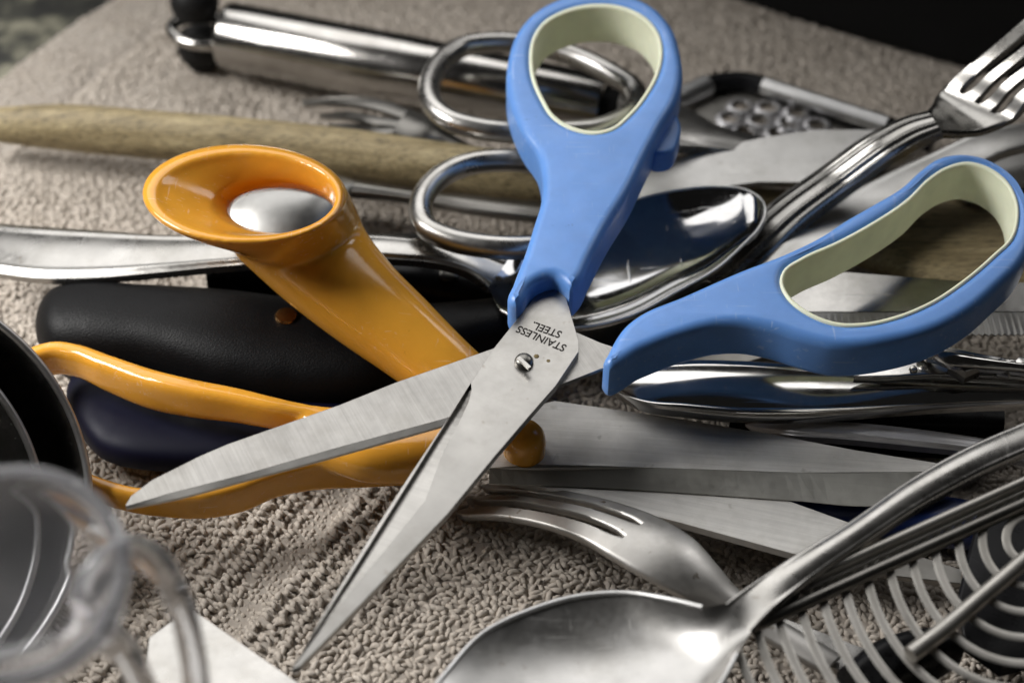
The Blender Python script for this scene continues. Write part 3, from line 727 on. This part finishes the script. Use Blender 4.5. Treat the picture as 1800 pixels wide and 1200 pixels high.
bowl_st = [(893, 455, 858, 505, 2.45, 2.4, -0.3), (925, 448, 880, 545, 2.5, 2.35, -1.5), (970, 420, 930, 570, 2.5, 2.4, -3.2), (1040, 385, 1015, 576, 2.5, 2.45, -4.8), (1110, 353, 1105, 556, 2.55, 2.5, -5.4), (1190, 334, 1190, 512, 2.65, 2.6, -5.0), (1255, 328, 1258, 473, 2.75, 2.7, -3.8), (1310, 334, 1308, 428, 2.85, 2.8, -2.1), (1335, 348, 1333, 402, 2.9, 2.85, -1.0), (1345, 366, 1344, 380, 2.95, 2.92, -0.2)]
link('bowl', loft(bowl_st, n=90, thick=1.3, nx=45, cexp=2.4), steel('worn_mirror_steel', (0.70, 0.70, 0.71), rough=0.07, var=0.07), ts)

def bowl_rim(st, parent, m, r, i0=1):
    pts = [P(q[0], q[1], q[4]) for q in st[i0:]] + [P(q[2], q[3], q[5]) for q in reversed(st[i0:])]
    link('rim', tube(pts, r, 8, False, 160), m, parent)
bowl_rim(bowl_st, ts, M_RIM, 0.00035)

# ------------------------------------------------------------------ wooden spoon
ws = thing('wooden_spoon', 'long wooden spoon running across the back from the left edge', 'wooden spoon', P(700, 270, 0))
link('shaft', loft([(-60, 198, -63, 228, 1.30, 1.30, 0, 5.0), (0, 204, -3, 236, 1.35, 1.35, 0, 5.3), (100, 204, 97, 244, 1.40, 1.40, 0, 6.7), (300, 218, 297, 262, 1.50, 1.50, 0, 7.1), (600, 247, 597, 293, 1.50, 1.50, 0, 7.4), (830, 279, 827, 323, 1.50, 1.50, 0, 7.2), (1050, 310, 1047, 354, 1.40, 1.40, 0, 7.0), (1300, 344, 1297, 390, 1.30, 1.30, 0, 6.6), (1480, 356, 1477, 436, 1.30, 1.30, 0, 6.0)], n=110, kind='tube', end0=0.6), M_WOOD, ws)
link('head', loft([(1470, 352, 1460, 440, 1.3, 1.3, 0, 6), (1550, 350, 1535, 470, 1.3, 1.3, 0, 5.5), (1650, 350, 1640, 500, 1.3, 1.3, 0, 5), (1780, 360, 1770, 520, 1.3, 1.3, 0, 5), (1880, 385, 1870, 510, 1.3, 1.3, 0, 4.5)], n=60, kind='tube', power=2.2, end1=0.6), M_WOOD, ws)

# ------------------------------------------------------------------ steel scissors with round finger loops
ss = thing('scissors', 'all steel scissors with two oval finger loops behind the blue handle', 'scissors', P(1000, 260, 0))
L1 = [(867, 75), (815, 82), (782, 103), (761, 132), (754, 160), (764, 190), (792, 212), (840, 226), (900, 233), (980, 232), (1050, 227), (1097, 208), (1120, 180), (1114, 158), (1075, 130), (1000, 96), (930, 79)]
z1 = lambda u: 3.4 + (1000 - u) * 0.0006
link('finger_loop', tube([P(u, v, z1(u)) for u, v in L1], 0.0029, 16, True, 150), M_SATIN, ss)
L2 = [(930, 284), (880, 282), (830, 287), (780, 307), (750, 335), (739, 368), (750, 400), (790, 420), (850, 432), (920, 435), (985, 425), (1020, 395), (1025, 350), (1000, 305)]
link('finger_loop', tube([P(u, v, 3.1) for u, v in L2], 0.0029, 16, True, 150), M_SATIN, ss)
link('shank', loft([(1090, 165, 1080, 235, 3.2, 3.2, 1.0), (1150, 175, 1130, 250, 3.0, 3.0, 1.0), (1205, 188, 1190, 258, 2.8, 2.8, 1.2), (1255, 217, 1235, 262, 2.6, 2.6, 1.2), (1320, 237, 1310, 268, 2.4, 2.4, 1.0), (1400, 245, 1400, 268, 2.2, 2.2, 0.6), (1500, 246, 1500, 266, 2.1, 2.1, 0.3)], n=50, thick=2.6, rim=0.25, rims=(0.9,)), M_SATIN, ss)
M_PALE = steel('pale_satin_blade_steel', (0.80, 0.79, 0.77), rough=0.42, var=0.1, spots=0.25)
spn = Plane(P(1300, 280, 2.45), (-0.04, -0.11, 1))
link('blade', blade(spn, [(1010, 330), (1060, 290), (1140, 281), (1200, 273), (1333, 243), (1433, 228), (1560, 228), (1640, 240), (1600, 270), (1500, 308), (1433, 321), (1333, 320), (1200, 337), (1107, 348)], [], [], 0.0018, 0.0, axis=((1100, 310), (1560, 260))), M_PALE, ss)

# ------------------------------------------------------------------ steel tube with ring and rubber knobs
tb = thing('rolling_cutter', 'thick steel tube handle with ring and black rubber knobs at the back left', 'utensil', P(700, 130, 0))
c0, c1 = P(395, 62, 1.25), P(1062, 190, 1.05)
ax = (c1 - c0).normalized(); Lt = (c1 - c0).length; Rt = 0.0100
link('tube', lathe([(Rt * 0.75, -0.0005), (Rt * 0.93, 0.0002), (Rt, 0.0016), (Rt, Lt * 0.5), (Rt * 0.93, Lt - 0.001), (Rt * 0.88, Lt), (Rt * 0.80, Lt + 0.0002), (Rt * 0.78, Lt - 0.004), (0, Lt - 0.004)], c0, ax, 64), M_TUBE, tb)
link('tube_plug', lathe([(Rt * 0.6, 0), (Rt * 0.6, 0.007), (Rt * 0.45, 0.009), (0, 0.0095)], c1 - ax * 0.004, ax, 32), M_RUBBER, tb)
side = ax.cross(Vector((0, 0, 1))).normalized()
rc = c0 - ax * 0.0085
pts = [c0 + side * 0.0055 + ax * 0.001, rc + side * 0.0075 + ax * 0.003, rc + side * 0.005 - ax * 0.0055, rc - ax * 0.0085, rc - side * 0.005 - ax * 0.0055, rc - side * 0.0075 + ax * 0.003, c0 - side * 0.0055 + ax * 0.001]
link('ring', tube(pts, 0.0018, 12, False, 60), M_TUBE, tb)
kn = [(0, -0.0065), (0.004, -0.0062), (0.0066, -0.0045), (0.0072, -0.001), (0.0066, 0.0025), (0.0052, 0.0036), (0.0048, 0.0042), (0.005, 0.005), (0.0046, 0.0058), (0.003, 0.006), (0.0028, 0.0052), (0, 0.005)]
kpos = rc + Vector((0, 0, 0.0105))
link('knob', lathe(kn, kpos, (0, 0, 1), 40), M_RUBBER, tb)
link('knob', lathe([(r, -h) for r, h in kn], rc - Vector((0, 0, 0.0062)), (0, 0, 1), 40), M_RUBBER, tb)

# ------------------------------------------------------------------ forks
def pressed_fork(parent, m, st, s1, th, nt, slot0, slot1, n=90):
    """one pressed sheet: st runs from the tine tips to the neck; the slots end at fraction s1 of the length"""
    rows = []
    for q in st:
        L = P(q[0], q[1], q[4]); R = P(q[2], q[3], q[5]); rows.append([*((L + R) / 2), *((R - L) / 2), q[6] * 0.001])
    A = catmull(rows, n); c = A[:, :3]; tan = np.gradient(c, axis=0); fr = np.linspace(0, 1, n)
    k1 = int(np.searchsorted(fr, s1))
    def piece(name, i0, i1, lo, hi, m_, nx):
        vs, fs, uvs = [], [], []
        for i in range(i0, i1):
            t = Vector(tan[i]).normalized(); sd = Vector(A[i, 3:6]); w = sd.length; sd.normalize(); up = sd.cross(t); up = up if up.z > 0 else -up; up.normalize()
            a, b = lo(fr[i]), hi(fr[i]); xs = np.linspace(a, b, nx)
            lp = [(x, A[i, 6] * (1 - x * x) - (th * 0.00025 if e in (0, nx - 1) else 0)) for e, x in enumerate(xs)]
            lp += [(x, y - th * 0.001 * (0.5 if e in (0, nx - 1) else 1)) for e, (x, y) in reversed(list(enumerate(lp)))]
            for x, y in lp: vs.append(Vector(c[i]) + sd * (x * w) + up * y); uvs.append((fr[i], x * w))
        mm = 2 * nx; rr = i1 - i0
        for i in range(rr - 1):
            for k in range(mm): fs.append((i * mm + k, i * mm + (k + 1) % mm, (i + 1) * mm + (k + 1) % mm, (i + 1) * mm + k))
        fs += [tuple(range(mm)), tuple(range((rr - 1) * mm, rr * mm))]
        link(name, mesh(name, vs, fs, uvs, sharp=55), m_, parent)
    piece('head', k1, n, lambda f: -1.0, lambda f: 1.0, m, 31)
    def hw(f):
        e = 0.035; w_ = slot0 + (slot1 - slot0) * f / s1
        return w_ * math.sqrt(max(0.0, 1 - max(0.0, (f - (s1 - e)) / e) ** 2))
    for k in range(nt):
        c0, c1 = -1 + 2 * k / nt, -1 + 2 * (k + 1) / nt
        tip = lambda f: 0.5 * max(0.0, 1 - f / 0.05) ** 2
        lo = lambda f, c0=c0, k=k: c0 + (hw(f) if k else 0) + tip(f) * 2 / nt * 0.7
        hi = lambda f, c1=c1, k=k: c1 - (hw(f) if k < nt - 1 else 0) - tip(f) * 2 / nt * 0.7
        piece('tine', 0, k1 + 1, lo, hi, m, 11)
def fork_tines(parent, m, rows_list, th):
    for rows in rows_list: link('tine', loft(rows, n=36, thick=th, nx=9, end0=0.8), m, parent)
bf = thing('fork', 'dull fork lying face down against the wooden spoon below the steel tube', 'fork', P(680, 220, 0))
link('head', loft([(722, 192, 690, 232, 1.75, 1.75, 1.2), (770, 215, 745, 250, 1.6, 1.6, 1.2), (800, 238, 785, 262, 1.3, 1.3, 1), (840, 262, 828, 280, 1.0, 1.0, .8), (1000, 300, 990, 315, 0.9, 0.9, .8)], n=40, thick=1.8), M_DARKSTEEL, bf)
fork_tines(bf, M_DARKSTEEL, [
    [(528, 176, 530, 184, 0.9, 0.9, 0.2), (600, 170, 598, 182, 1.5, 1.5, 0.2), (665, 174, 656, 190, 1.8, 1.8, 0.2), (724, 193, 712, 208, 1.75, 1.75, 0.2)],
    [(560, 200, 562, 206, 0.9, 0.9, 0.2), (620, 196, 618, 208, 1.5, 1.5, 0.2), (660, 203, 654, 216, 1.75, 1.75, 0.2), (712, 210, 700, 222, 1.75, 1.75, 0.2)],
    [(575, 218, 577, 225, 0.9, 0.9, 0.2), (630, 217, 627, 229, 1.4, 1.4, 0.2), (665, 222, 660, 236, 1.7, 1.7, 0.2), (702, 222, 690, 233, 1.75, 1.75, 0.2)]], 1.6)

ff = thing('fork', 'spotted fork lying face down on the towel below the orange blades', 'fork', P(1100, 960, 0))
pressed_fork(ff, M_SPOT, [(852, 846, 792, 906, .35, .35, .2), (930, 851, 880, 907, 1.05, 1.05, .6), (1003, 862, 950, 920, 1.45, 1.45, .9), (1095, 884, 1020, 945, 1.7, 1.7, 1.3), (1165, 910, 1075, 977, 1.8, 1.8, 1.6), (1225, 948, 1135, 1012, 1.75, 1.75, 1.8), (1262, 990, 1187, 1042, 1.55, 1.55, 1.8), (1296, 1030, 1238, 1070, 1.3, 1.3, 1.6), (1340, 1065, 1300, 1097, 1.1, 1.1, 1.2), (1480, 1150, 1450, 1180, .9, .9, 1.0)], 0.475, 1.8, 3, 0.20, 0.085)

M_DIM = steel('dim_fork_steel', (0.44, 0.43, 0.41), rough=0.24, var=0.14, spots=0.4)
rf = thing('fork', 'fork at the right with ridged handle and tines raised toward the top right corner', 'fork', P(1480, 330, 0))
link('handle', loft([(1225, 478, 1290, 518, 1.3, 1.3, 1.0), (1290, 416, 1345, 464, 1.85, 1.85, 1.0), (1349, 361, 1405, 402, 2.4, 2.4, 1.0), (1440, 296, 1490, 336, 3.15, 3.15, 1.0), (1533, 232, 1578, 272, 4.2, 4.2, 1.0), (1590, 205, 1622, 246, 4.6, 4.6, 0.8), (1630, 195, 1655, 232, 4.8, 4.8, 0.6)], n=80, thick=2.4, rim=0.6, rims=(0.78, 0.35), rimw=0.1, nx=35), M_DIM, rf)
pressed_fork(rf, M_DIM, [(1900, -52, 2010, 18, 7.4, 7.4, 0.3), (1830, 5, 1942, 72, 6.8, 6.8, 0.3), (1760, 66, 1868, 134, 6.0, 6.0, 0.2), (1700, 115, 1806, 180, 5.25, 5.25, 0.0), (1666, 144, 1778, 212, 4.75, 4.75, -0.3), (1650, 162, 1740, 226, 4.5, 4.5, -0.2), (1640, 180, 1695, 232, 4.55, 4.55, 0.3), (1630, 195, 1655, 232, 4.8, 4.8, 0.6)], 0.70, 2.2, 4, 0.13, 0.085)

h2 = thing('spoon', 'flat pale spoon handle just below the raised fork handle at the right', 'spoon', P(1600, 320, 0))
link('handle', loft([(1330, 470, 1395, 520, 2.0, 2.0, 0.8), (1430, 380, 1520, 440, 2.3, 2.3, 0.8), (1520, 325, 1610, 370, 2.6, 2.6, 0.8), (1640, 268, 1690, 312, 2.9, 2.9, 0.8), (1724, 232, 1750, 275, 3.2, 3.2, 0.8), (1800, 216, 1805, 258, 3.3, 3.3, 0.8), (1900, 205, 1900, 250, 3.2, 3.2, 0.8)], n=70, thick=2.2, rim=0.3, rims=(0.88,)), M_PALE, h2)
h3 = thing('utensil_handle', 'pale flat steel handle at the right edge above the larger blue handle', 'handle', P(1780, 300, 0))
link('strip', loft([(1640, 300, 1700, 350, 2.0, 2.0, 0.5), (1740, 268, 1800, 330, 2.2, 2.2, 0.5), (1850, 235, 1900, 300, 2.4, 2.4, 0.5)], n=40, thick=2), M_PALE, h3)

tf = thing('fork', 'slim ridged fork handle in the gap below the shiny knife handle', 'fork', P(1550, 770, 0))
link('handle', loft([(1293, 733, 1296, 745, 0.8, 0.8, 0.3), (1340, 738, 1340, 757, 1.2, 1.2, 0.6), (1390, 742, 1385, 764, 1.5, 1.5, 0.8), (1500, 743, 1490, 772, 1.6, 1.6, 0.8), (1620, 755, 1600, 783, 1.6, 1.6, 0.8), (1735, 772, 1710, 795, 1.5, 1.5, 0.8), (1850, 795, 1830, 815, 1.4, 1.4, 0.8)], n=70, thick=1.9, rim=0.4, rims=(0.7,), rimw=0.12), M_CUP, tf)

# ------------------------------------------------------------------ table knife and bread knife at the right
tk = thing('table_knife', 'shiny contoured table knife handle under the larger blue handle', 'knife', P(1450, 690, 0))
link('handle', loft([(1068, 668, 1076, 690, 2.15, 2.0, 1.0), (1110, 648, 1125, 712, 2.2, 2.0, 1.6), (1200, 636, 1205, 724, 2.2, 2.0, 2.1), (1300, 636, 1302, 733, 2.2, 2.0, 2.2), (1400, 643, 1402, 734, 2.2, 2.0, 2.0), (1500, 654, 1503, 728, 2.2, 2.0, 1.7), (1620, 666, 1622, 719, 2.15, 2.0, 1.9), (1720, 672, 1721, 713, 2.1, 2.0, 1.6), (1860, 680, 1860, 710, 2.1, 2.0, 1.4)], n=110, thick=2.6, rim=0.9, rims=(0.9,), rimw=0.07, nx=41), steel('bright_knife_steel', (0.95, 0.94, 0.92), rough=0.13, var=0.1), tk)
bk = thing('bread_knife', 'serrated bread knife blade seen through the larger blue handle', 'knife', P(1600, 530, 0))
bkp = Plane(P(1600, 540, 2.3), (0, -0.10, 1))
link('blade', blade(bkp, [(1385, 548), (1390, 500), (1430, 478), (1490, 478), (1693, 494), (1900, 498), (1900, 548)], [], [], 0.0017, 0.0, axis=((1400, 520), (1800, 520))), steel('scratched_blade_steel', (0.5, 0.49, 0.47), rough=0.14, var=0.12), bk)
# ground strip with teeth
p0, p1 = bkp.uv(1388, 549), bkp.uv(1905, 549); q0 = bkp.uv(1388, 584); hgt = p0[1] - q0[1]; L = p1[0] - p0[0]
nt_ = 46; vs = []; fs = []
for k in range(nt_ * 2 + 1):
    x = p0[0] + L * k / (nt_ * 2); y = p0[1] + (p1[1] - p0[1]) * k / (nt_ * 2)
    dep = hgt * (1.0 if k % 2 else 0.90)
    vs += [Vector((x, y, 0)), Vector((x, y - dep, -0.0011)), Vector((x, y, -0.0017)), Vector((x, y - dep, -0.0015))]
for k in range(nt_ * 2):
    a = k * 4; b = a + 4
    fs += [(a, b, b + 1, a + 1), (a + 2, a + 3, b + 3, b + 2), (a + 1, b + 1, b + 3, a + 3)]
me = mesh('teeth', vs, fs, [(v.x, v.y) for v in vs], smooth=False); me.transform(bkp.mat())
link('serrated_edge', me, M_CROSS, bk)

co = thing('can_opener', 'steel can opener with rivet and square nut in the gap at the right edge', 'can opener', P(1680, 650, 0))
cp = Plane(P(1650, 650, 2.5), (0, -0.12, 1))
link('plate', flat_plate(cp, [[(1500, 668), (1540, 645), (1600, 615), (1640, 608), (1720, 626), (1800, 640), (1880, 650), (1880, 675), (1780, 668), (1640, 664), (1560, 668)]], 0.0008, 0.0004, smooth=False), M_STEEL, co)
link('rivet', lathe([(0.0010, -0.001), (0.0010, 0.0003), (0.0007, 0.0009), (0, 0.0011)], cp.hit(1605, 651, 0.001), cp.n, 20), M_SATIN, co)
nut = lathe([(0.0037, 0), (0.0037, 0.002), (0.003, 0.0032), (0, 0.0034)], cp.hit(1692, 652, 0.001), cp.n, 5); nut.shade_flat()
link('nut', nut, M_DARKSTEEL, co)
link('lever', loft([(1615, 612, 1622, 628, 2.8, 2.8, 1.0), (1660, 618, 1668, 640, 3.0, 3.0, 1.5), (1720, 628, 1722, 645, 2.9, 2.9, 1.2), (1800, 640, 1800, 652, 2.8, 2.8, 1.0), (1870, 650, 1870, 662, 2.8, 2.8, 1.0)], n=40, thick=1.6), M_STEEL, co)
for (u, v) in [(1762, 652), (1795, 650)]:
    link('bolt', lathe([(0.0024, 0), (0.0025, 0.0012), (0.0018, 0.0026), (0, 0.003)], cp.hit(u, v, 0.0009), cp.n, 6), M_STEEL, co)

# ------------------------------------------------------------------ grater
gr = thing('grater', 'flat hand grater with raised round holes behind the steel scissors', 'grater', P(1340, 200, 0))
gp = Plane(P(1340, 200, 1.0), (0, 0, 1))
HO = [(1302, 192), (1350, 194), (1283, 213), (1335, 217), (1387, 221), (1436, 225), (1400, 203), (1366, 239), (1310, 236), (1418, 243)]
def ell_px(u, v, a, b, n=20): return [(u + a * math.cos(2 * math.pi * k / n), v + b * math.sin(2 * math.pi * k / n)) for k in range(n)]
plate = flat_plate(gp, [[(1205, 198), (1255, 165), (1300, 160), (1340, 165), (1560, 240), (1600, 285), (1300, 300), (1200, 260)]] + [ell_px(u, v, 14, 8) for u, v in HO], 0.0003, 0.0002, smooth=False)
link('plate', plate, M_WIRE, gr)
for (u, v) in HO:
    link('hole_rim', lathe([(0.0025, 0.0010), (0.0027, 0.0014), (0.0034, 0.0014), (0.0040, 0.0009), (0.0045, 0.0), (0.0040, -0.0002), (0.0026, 0.0004)], gp.hit(u, v, 0.0003), gp.n, 24, closed=True), M_CUP, gr)
link('frame', tube([P(u, v, 1.25) for u, v in [(1100, 222), (1190, 178), (1238, 153), (1270, 146), (1310, 145), (1345, 154), (1450, 189), (1560, 224), (1640, 250)]], 0.0030, 12, False, 80), M_BLACK2, gr)
link('frame_sleeve', tube([P(u, v, 1.27) for u, v in [(1140, 202), (1190, 178), (1242, 152)]], 0.0034, 14, False, 20), M_RIM, gr)
link('frame_sleeve', tube([P(u, v, 1.40) for u, v in [(1342, 150), (1450, 185), (1560, 220)]], 0.0026, 14, False, 20), M_RIM, gr)

# small spoon seen through the orange thumb hole
sp = thing('teaspoon', 'small spoon lying face down, seen through the orange thumb hole', 'spoon', P(500, 365, 0))
link('bowl', loft([(362, 350, 360, 372, 1.3, 1.3, 0.6), (400, 325, 395, 398, 1.35, 1.35, 2.6), (470, 306, 463, 412, 1.45, 1.45, 4.6), (545, 302, 538, 402, 1.5, 1.5, 4.2), (598, 309, 590, 368, 1.5, 1.5, 2.4), (625, 318, 618, 340, 1.5, 1.5, 1.2)], n=50, thick=1.4, nx=31), steel('dull_spoon_steel', (0.50, 0.495, 0.48), rough=0.33, var=0.14), sp)
link('handle', loft([(625, 318, 618, 340, 1.5, 1.5, 1.2), (690, 330, 685, 346, 1.4, 1.4, 1.0), (850, 345, 845, 372, 1.3, 1.3, 0.8), (1050, 365, 1045, 395, 1.2, 1.2, 0.8)], n=50, thick=1.8, rim=0.2), M_DARKSTEEL, sp)

# ------------------------------------------------------------------ big front spoon
fs_ = thing('serving_spoon', 'large serving spoon at the bottom centre, handle rising to the right edge', 'spoon', P(1100, 1140, 0))
serve_st = [(762, 1215, 770, 1245, 2.5, 2.6, -0.4), (790, 1175, 830, 1300, 2.4, 3.0, -2.6), (853, 1110, 920, 1370, 2.35, 3.2, -5), (930, 1073, 1010, 1385, 2.35, 3.2, -6.5), (1010, 1049, 1100, 1360, 2.45, 3.15, -7), (1100, 1042, 1190, 1300, 2.6, 3.1, -6.4), (1180, 1054, 1255, 1220, 2.85, 3.0, -4.8), (1235, 1067, 1295, 1150, 3.0, 2.95, -2.2), (1275, 1060, 1320, 1110, 3.1, 2.95, -0.6)]
link('bowl', loft(serve_st, n=90, thick=1.6, nx=45, cexp=2.8), M_BOWL, fs_)
bowl_rim(serve_st[::-1], fs_, M_RIM, 0.0006)
link('handle', loft([(1275, 1060, 1320, 1110, 3.1, 2.95, -0.6), (1305, 1037, 1350, 1078, 3.05, 3.05, -0.2), (1370, 993, 1410, 1030, 3.15, 3.15, 0.8), (1493, 917, 1520, 952, 3.3, 3.3, 1.2), (1600, 842, 1628, 882, 3.45, 3.45, 1.3), (1700, 786, 1732, 826, 3.6, 3.6, 1.2), (1800, 742, 1825, 784, 3.7, 3.7, 1.0), (1900, 700, 1920, 740, 3.8, 3.8, 1.0)], n=80, thick=2.4, rim=0.2, rims=(0.9,)), M_SATIN, fs_)

# ------------------------------------------------------------------ wire skimmer
sk = thing('wire_skimmer', 'wire skimmer with concentric rings at the bottom right', 'skimmer', P(1700, 1050, 0))
skc = P(1806, 946, 3.0)
SP = Plane(skc, (0.0, -0.16, 1.0))
fa, fb = (1322, 1101), (1830, 872)
def side_of(u, v): return (fb[0] - fa[0]) * (v - fa[1]) - (fb[1] - fa[1]) * (u - fa[0])     # positive below the fold
for k in range(1, 15):
    r = 42 * k - 6; arc = []
    for i in range(200):
        a = rad(-10) + rad(290) * i / 199
        u, v = 1805 + r * math.cos(a), 945 + r * 1.08 * math.sin(a)
        if side_of(u, v) > -5000 and v < 1420 and u < 2050: arc.append((u, v))
    if len(arc) < 6: continue
    last = arc[-1]; pts = [SP.hit(u, v) for u, v in arc[::3]] + [SP.hit(*last)]
    link('ring_wire', tube(pts, 0.00088, 12, False, 90, flat=0.12, up=SP.n), M_WIRE, sk)
def fold_pt(t, du, dv, dz): 
    u, v = fa[0] + (fb[0] - fa[0]) * t, fa[1] + (fb[1] - fa[1]) * t
    return P(u + du, v + dv, 100 * SP.hit(u, v).z + dz)
for t in np.linspace(0.0, 1.02, 28):
    link('side_wire', tube([fold_pt(t, -2, 2, -0.05), fold_pt(t, 26, -34, 0.14), fold_pt(t, 62, -66, 0.3)], 0.00048, 8, False, 14), M_WIRE, sk)
for (f_, rr_, m_) in [(0.0, 0.0014, M_DARKSTEEL), (0.55, 0.0004, M_WIRE), (0.8, 0.0005, M_WIRE), (1.0, 0.0010, M_WIRE)]:
    link('rim_wire', tube([fold_pt(t, 58 * f_, -66 * f_, 0.3 * f_ + 0.06 * (f_ == 0)) for t in np.linspace(0.0, 1.08, 12)], rr_, 10, False, 40), m_, sk)
link('cross_bar', tube([SP.hit(u, v, 0.0018) for u, v in [(1600, 1150), (1657, 1107), (1730, 1045), (1800, 985), (1880, 915)]], 0.0017, 10, False, 30), M_WIRE, sk)

# things under the skimmer
bl = thing('spatula', 'black plastic spatula head under the wire skimmer at the right edge', 'spatula', P(1760, 1000, 0))
blp = Plane(P(1760, 1000, 0.9), (0, 0, 1))
link('head', flat_plate(blp, [[(1712, 930), (1740, 880), (1900, 880), (1960, 1130), (1760, 1180), (1690, 1130), (1680, 1060)]], 0.0015, 0.0008, smooth=False), M_BLACK2, bl)
bl2 = thing('utensil_handle', 'black plastic handle under the wire skimmer at the bottom edge', 'handle', P(1570, 1170, 0))
link('grip', loft([(1660, 1120, 1700, 1150, 0.7, 0.7, 0, 5), (1600, 1125, 1650, 1180, 0.75, 0.75, 0, 6), (1540, 1140, 1590, 1210, 0.75, 0.75, 0, 6), (1470, 1190, 1540, 1270, 0.75, 0.75, 0, 6)], n=30, kind='tube', power=3, end0=0.5), M_BLACK2, bl2)
ks = thing('table_knife', 'bright steel blade lying on the towel under the wire skimmer', 'knife', P(1450, 1140, 0))
ksp = Plane(P(1450, 1140, 0.7), (0.05, 0.02, 1))
link('blade', blade(ksp, [(1300, 1082), (1380, 1086), (1550, 1150), (1620, 1180), (1590, 1235), (1507, 1194), (1350, 1114)], [], [], 0.0018), M_STEEL, ks)
dk = thing('dark_strip', 'dark steel strip on the towel behind the skimmer rings', 'knife', P(1620, 1005, 0))  # thin flat dark strip laid on the towel
dkp = Plane(P(1620, 1005, 0.5), (0, 0, 1))
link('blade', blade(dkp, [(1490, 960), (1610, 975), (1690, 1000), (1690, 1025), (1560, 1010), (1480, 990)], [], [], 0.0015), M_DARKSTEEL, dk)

# ------------------------------------------------------------------ nested cups at the left edge
def camdir(x, y, z): return (CR @ Vector((x, y, z))).normalized()
def cup(name, label, u, v, depth_m, r, deep, n, m, thick=0.0007, rimr=0.0009, prof=None):
    d = ray(u, v); c = CAM + d * (depth_m / d.dot(fwd))
    t = thing(name, label, 'measuring cup', (c.x, c.y, 0), 'nested measuring cups')
    pr = prof or [(0.0, -deep), (r * 0.45, -deep * 0.98), (r * 0.72, -deep * 0.82), (r * 0.88, -deep * 0.5), (r * 0.96, -deep * 0.2), (r, 0)]
    inner = [(max(a - thick, 0), b + thick * 0.6) for a, b in pr[::-1]]
    o = link('cup_wall', lathe(pr + [(r + 0.0003, 0.0004)] + [(r - thick * 0.6, 0.0005)] + inner, c, n, 96), m, t)
    e1 = n.orthogonal().normalized(); e2 = n.cross(e1)
    link('rim', tube([c + e1 * r * math.cos(a) + e2 * r * math.sin(a) for a in np.linspace(0, 2 * math.pi, 48, endpoint=False)], 0.0009, 10, True, 160), M_RIM, t)
    return t, c
nA = camdir(0.60, 0.12, 0.78)
tA, cA = cup('measuring_cup', 'outer of two nested steel cups at the left edge, thin bright rim', -228, 890, 0.335, 0.0455, 0.022, nA, M_STEEL)
cup('measuring_cup', 'inner of two nested steel cups at the left edge', -292, 925, 0.333, 0.0425, 0.020, nA, M_STEEL)

# ------------------------------------------------------------------ blurred cup and ring at the bottom left
cw = thing('clear_cup', 'out of focus clear cup with looped handle in the bottom left corner', 'cup', P(60, 1010, 0))
m, nt, p = new_mat('clear_milky_plastic'); M_CLEAR = m
p.inputs['Base Color'].default_value = (0.93, 0.93, 0.95, 1); p.inputs['Transmission Weight'].default_value = 0.88; p.inputs['IOR'].default_value = 1.46
nt.links.new(ramp(nt, noise(nt, nd(nt, 'ShaderNodeTexCoord').outputs['Object'], 120), [(0.3, 0.0), (0.7, 0.04)]), p.inputs['Roughness'])
def near(u, v, dist):
    d = ray(u, v); return CAM + d * (dist / d.dot(fwd))
cc = near(20, 1010, 0.255); nC = camdir(0.10, 0.45, 0.88); R1 = 0.0153
link('bowl', lathe([(0, -0.013), (R1 * 0.5, -0.0125), (R1 * 0.85, -0.009), (R1 * 0.95, -0.003), (R1 * 0.96, 0), (R1 * 1.0, 0.0014), (R1 * 1.08, 0.0016), (R1 * 1.15, 0.0008), (R1 * 1.16, -0.0008), (R1 * 1.10, -0.003), (R1 * 1.0, -0.0105), (R1 * 0.62, -0.0155), (0, -0.016)], cc, nC, 72), M_CLEAR, cw)
hp = [(150, 1055, .258), (178, 1000, .258), (225, 968, .260), (275, 990, .262), (312, 1050, .264), (335, 1130, .266), (342, 1220, .268), (310, 1290, .270), (265, 1230, .268), (222, 1150, .264), (178, 1100, .260)]
link('handle', tube([near(*q) for q in hp], 0.0021, 16, True, 140, flat=1.5), M_CLEAR, cw)
pl_ = thing('spatula', 'bright flat steel spatula blade at the bottom edge left of the open blue scissors', 'spatula', P(400, 1170, 0))
plp = Plane(P(400, 1150, 2.0), (0.0, 0.1, 1))
link('blade', blade(plp, [(334, 1067), (520, 1196), (640, 1290), (420, 1360), (250, 1230), (262, 1120)], [], [], 0.0012), M_SATIN, pl_)
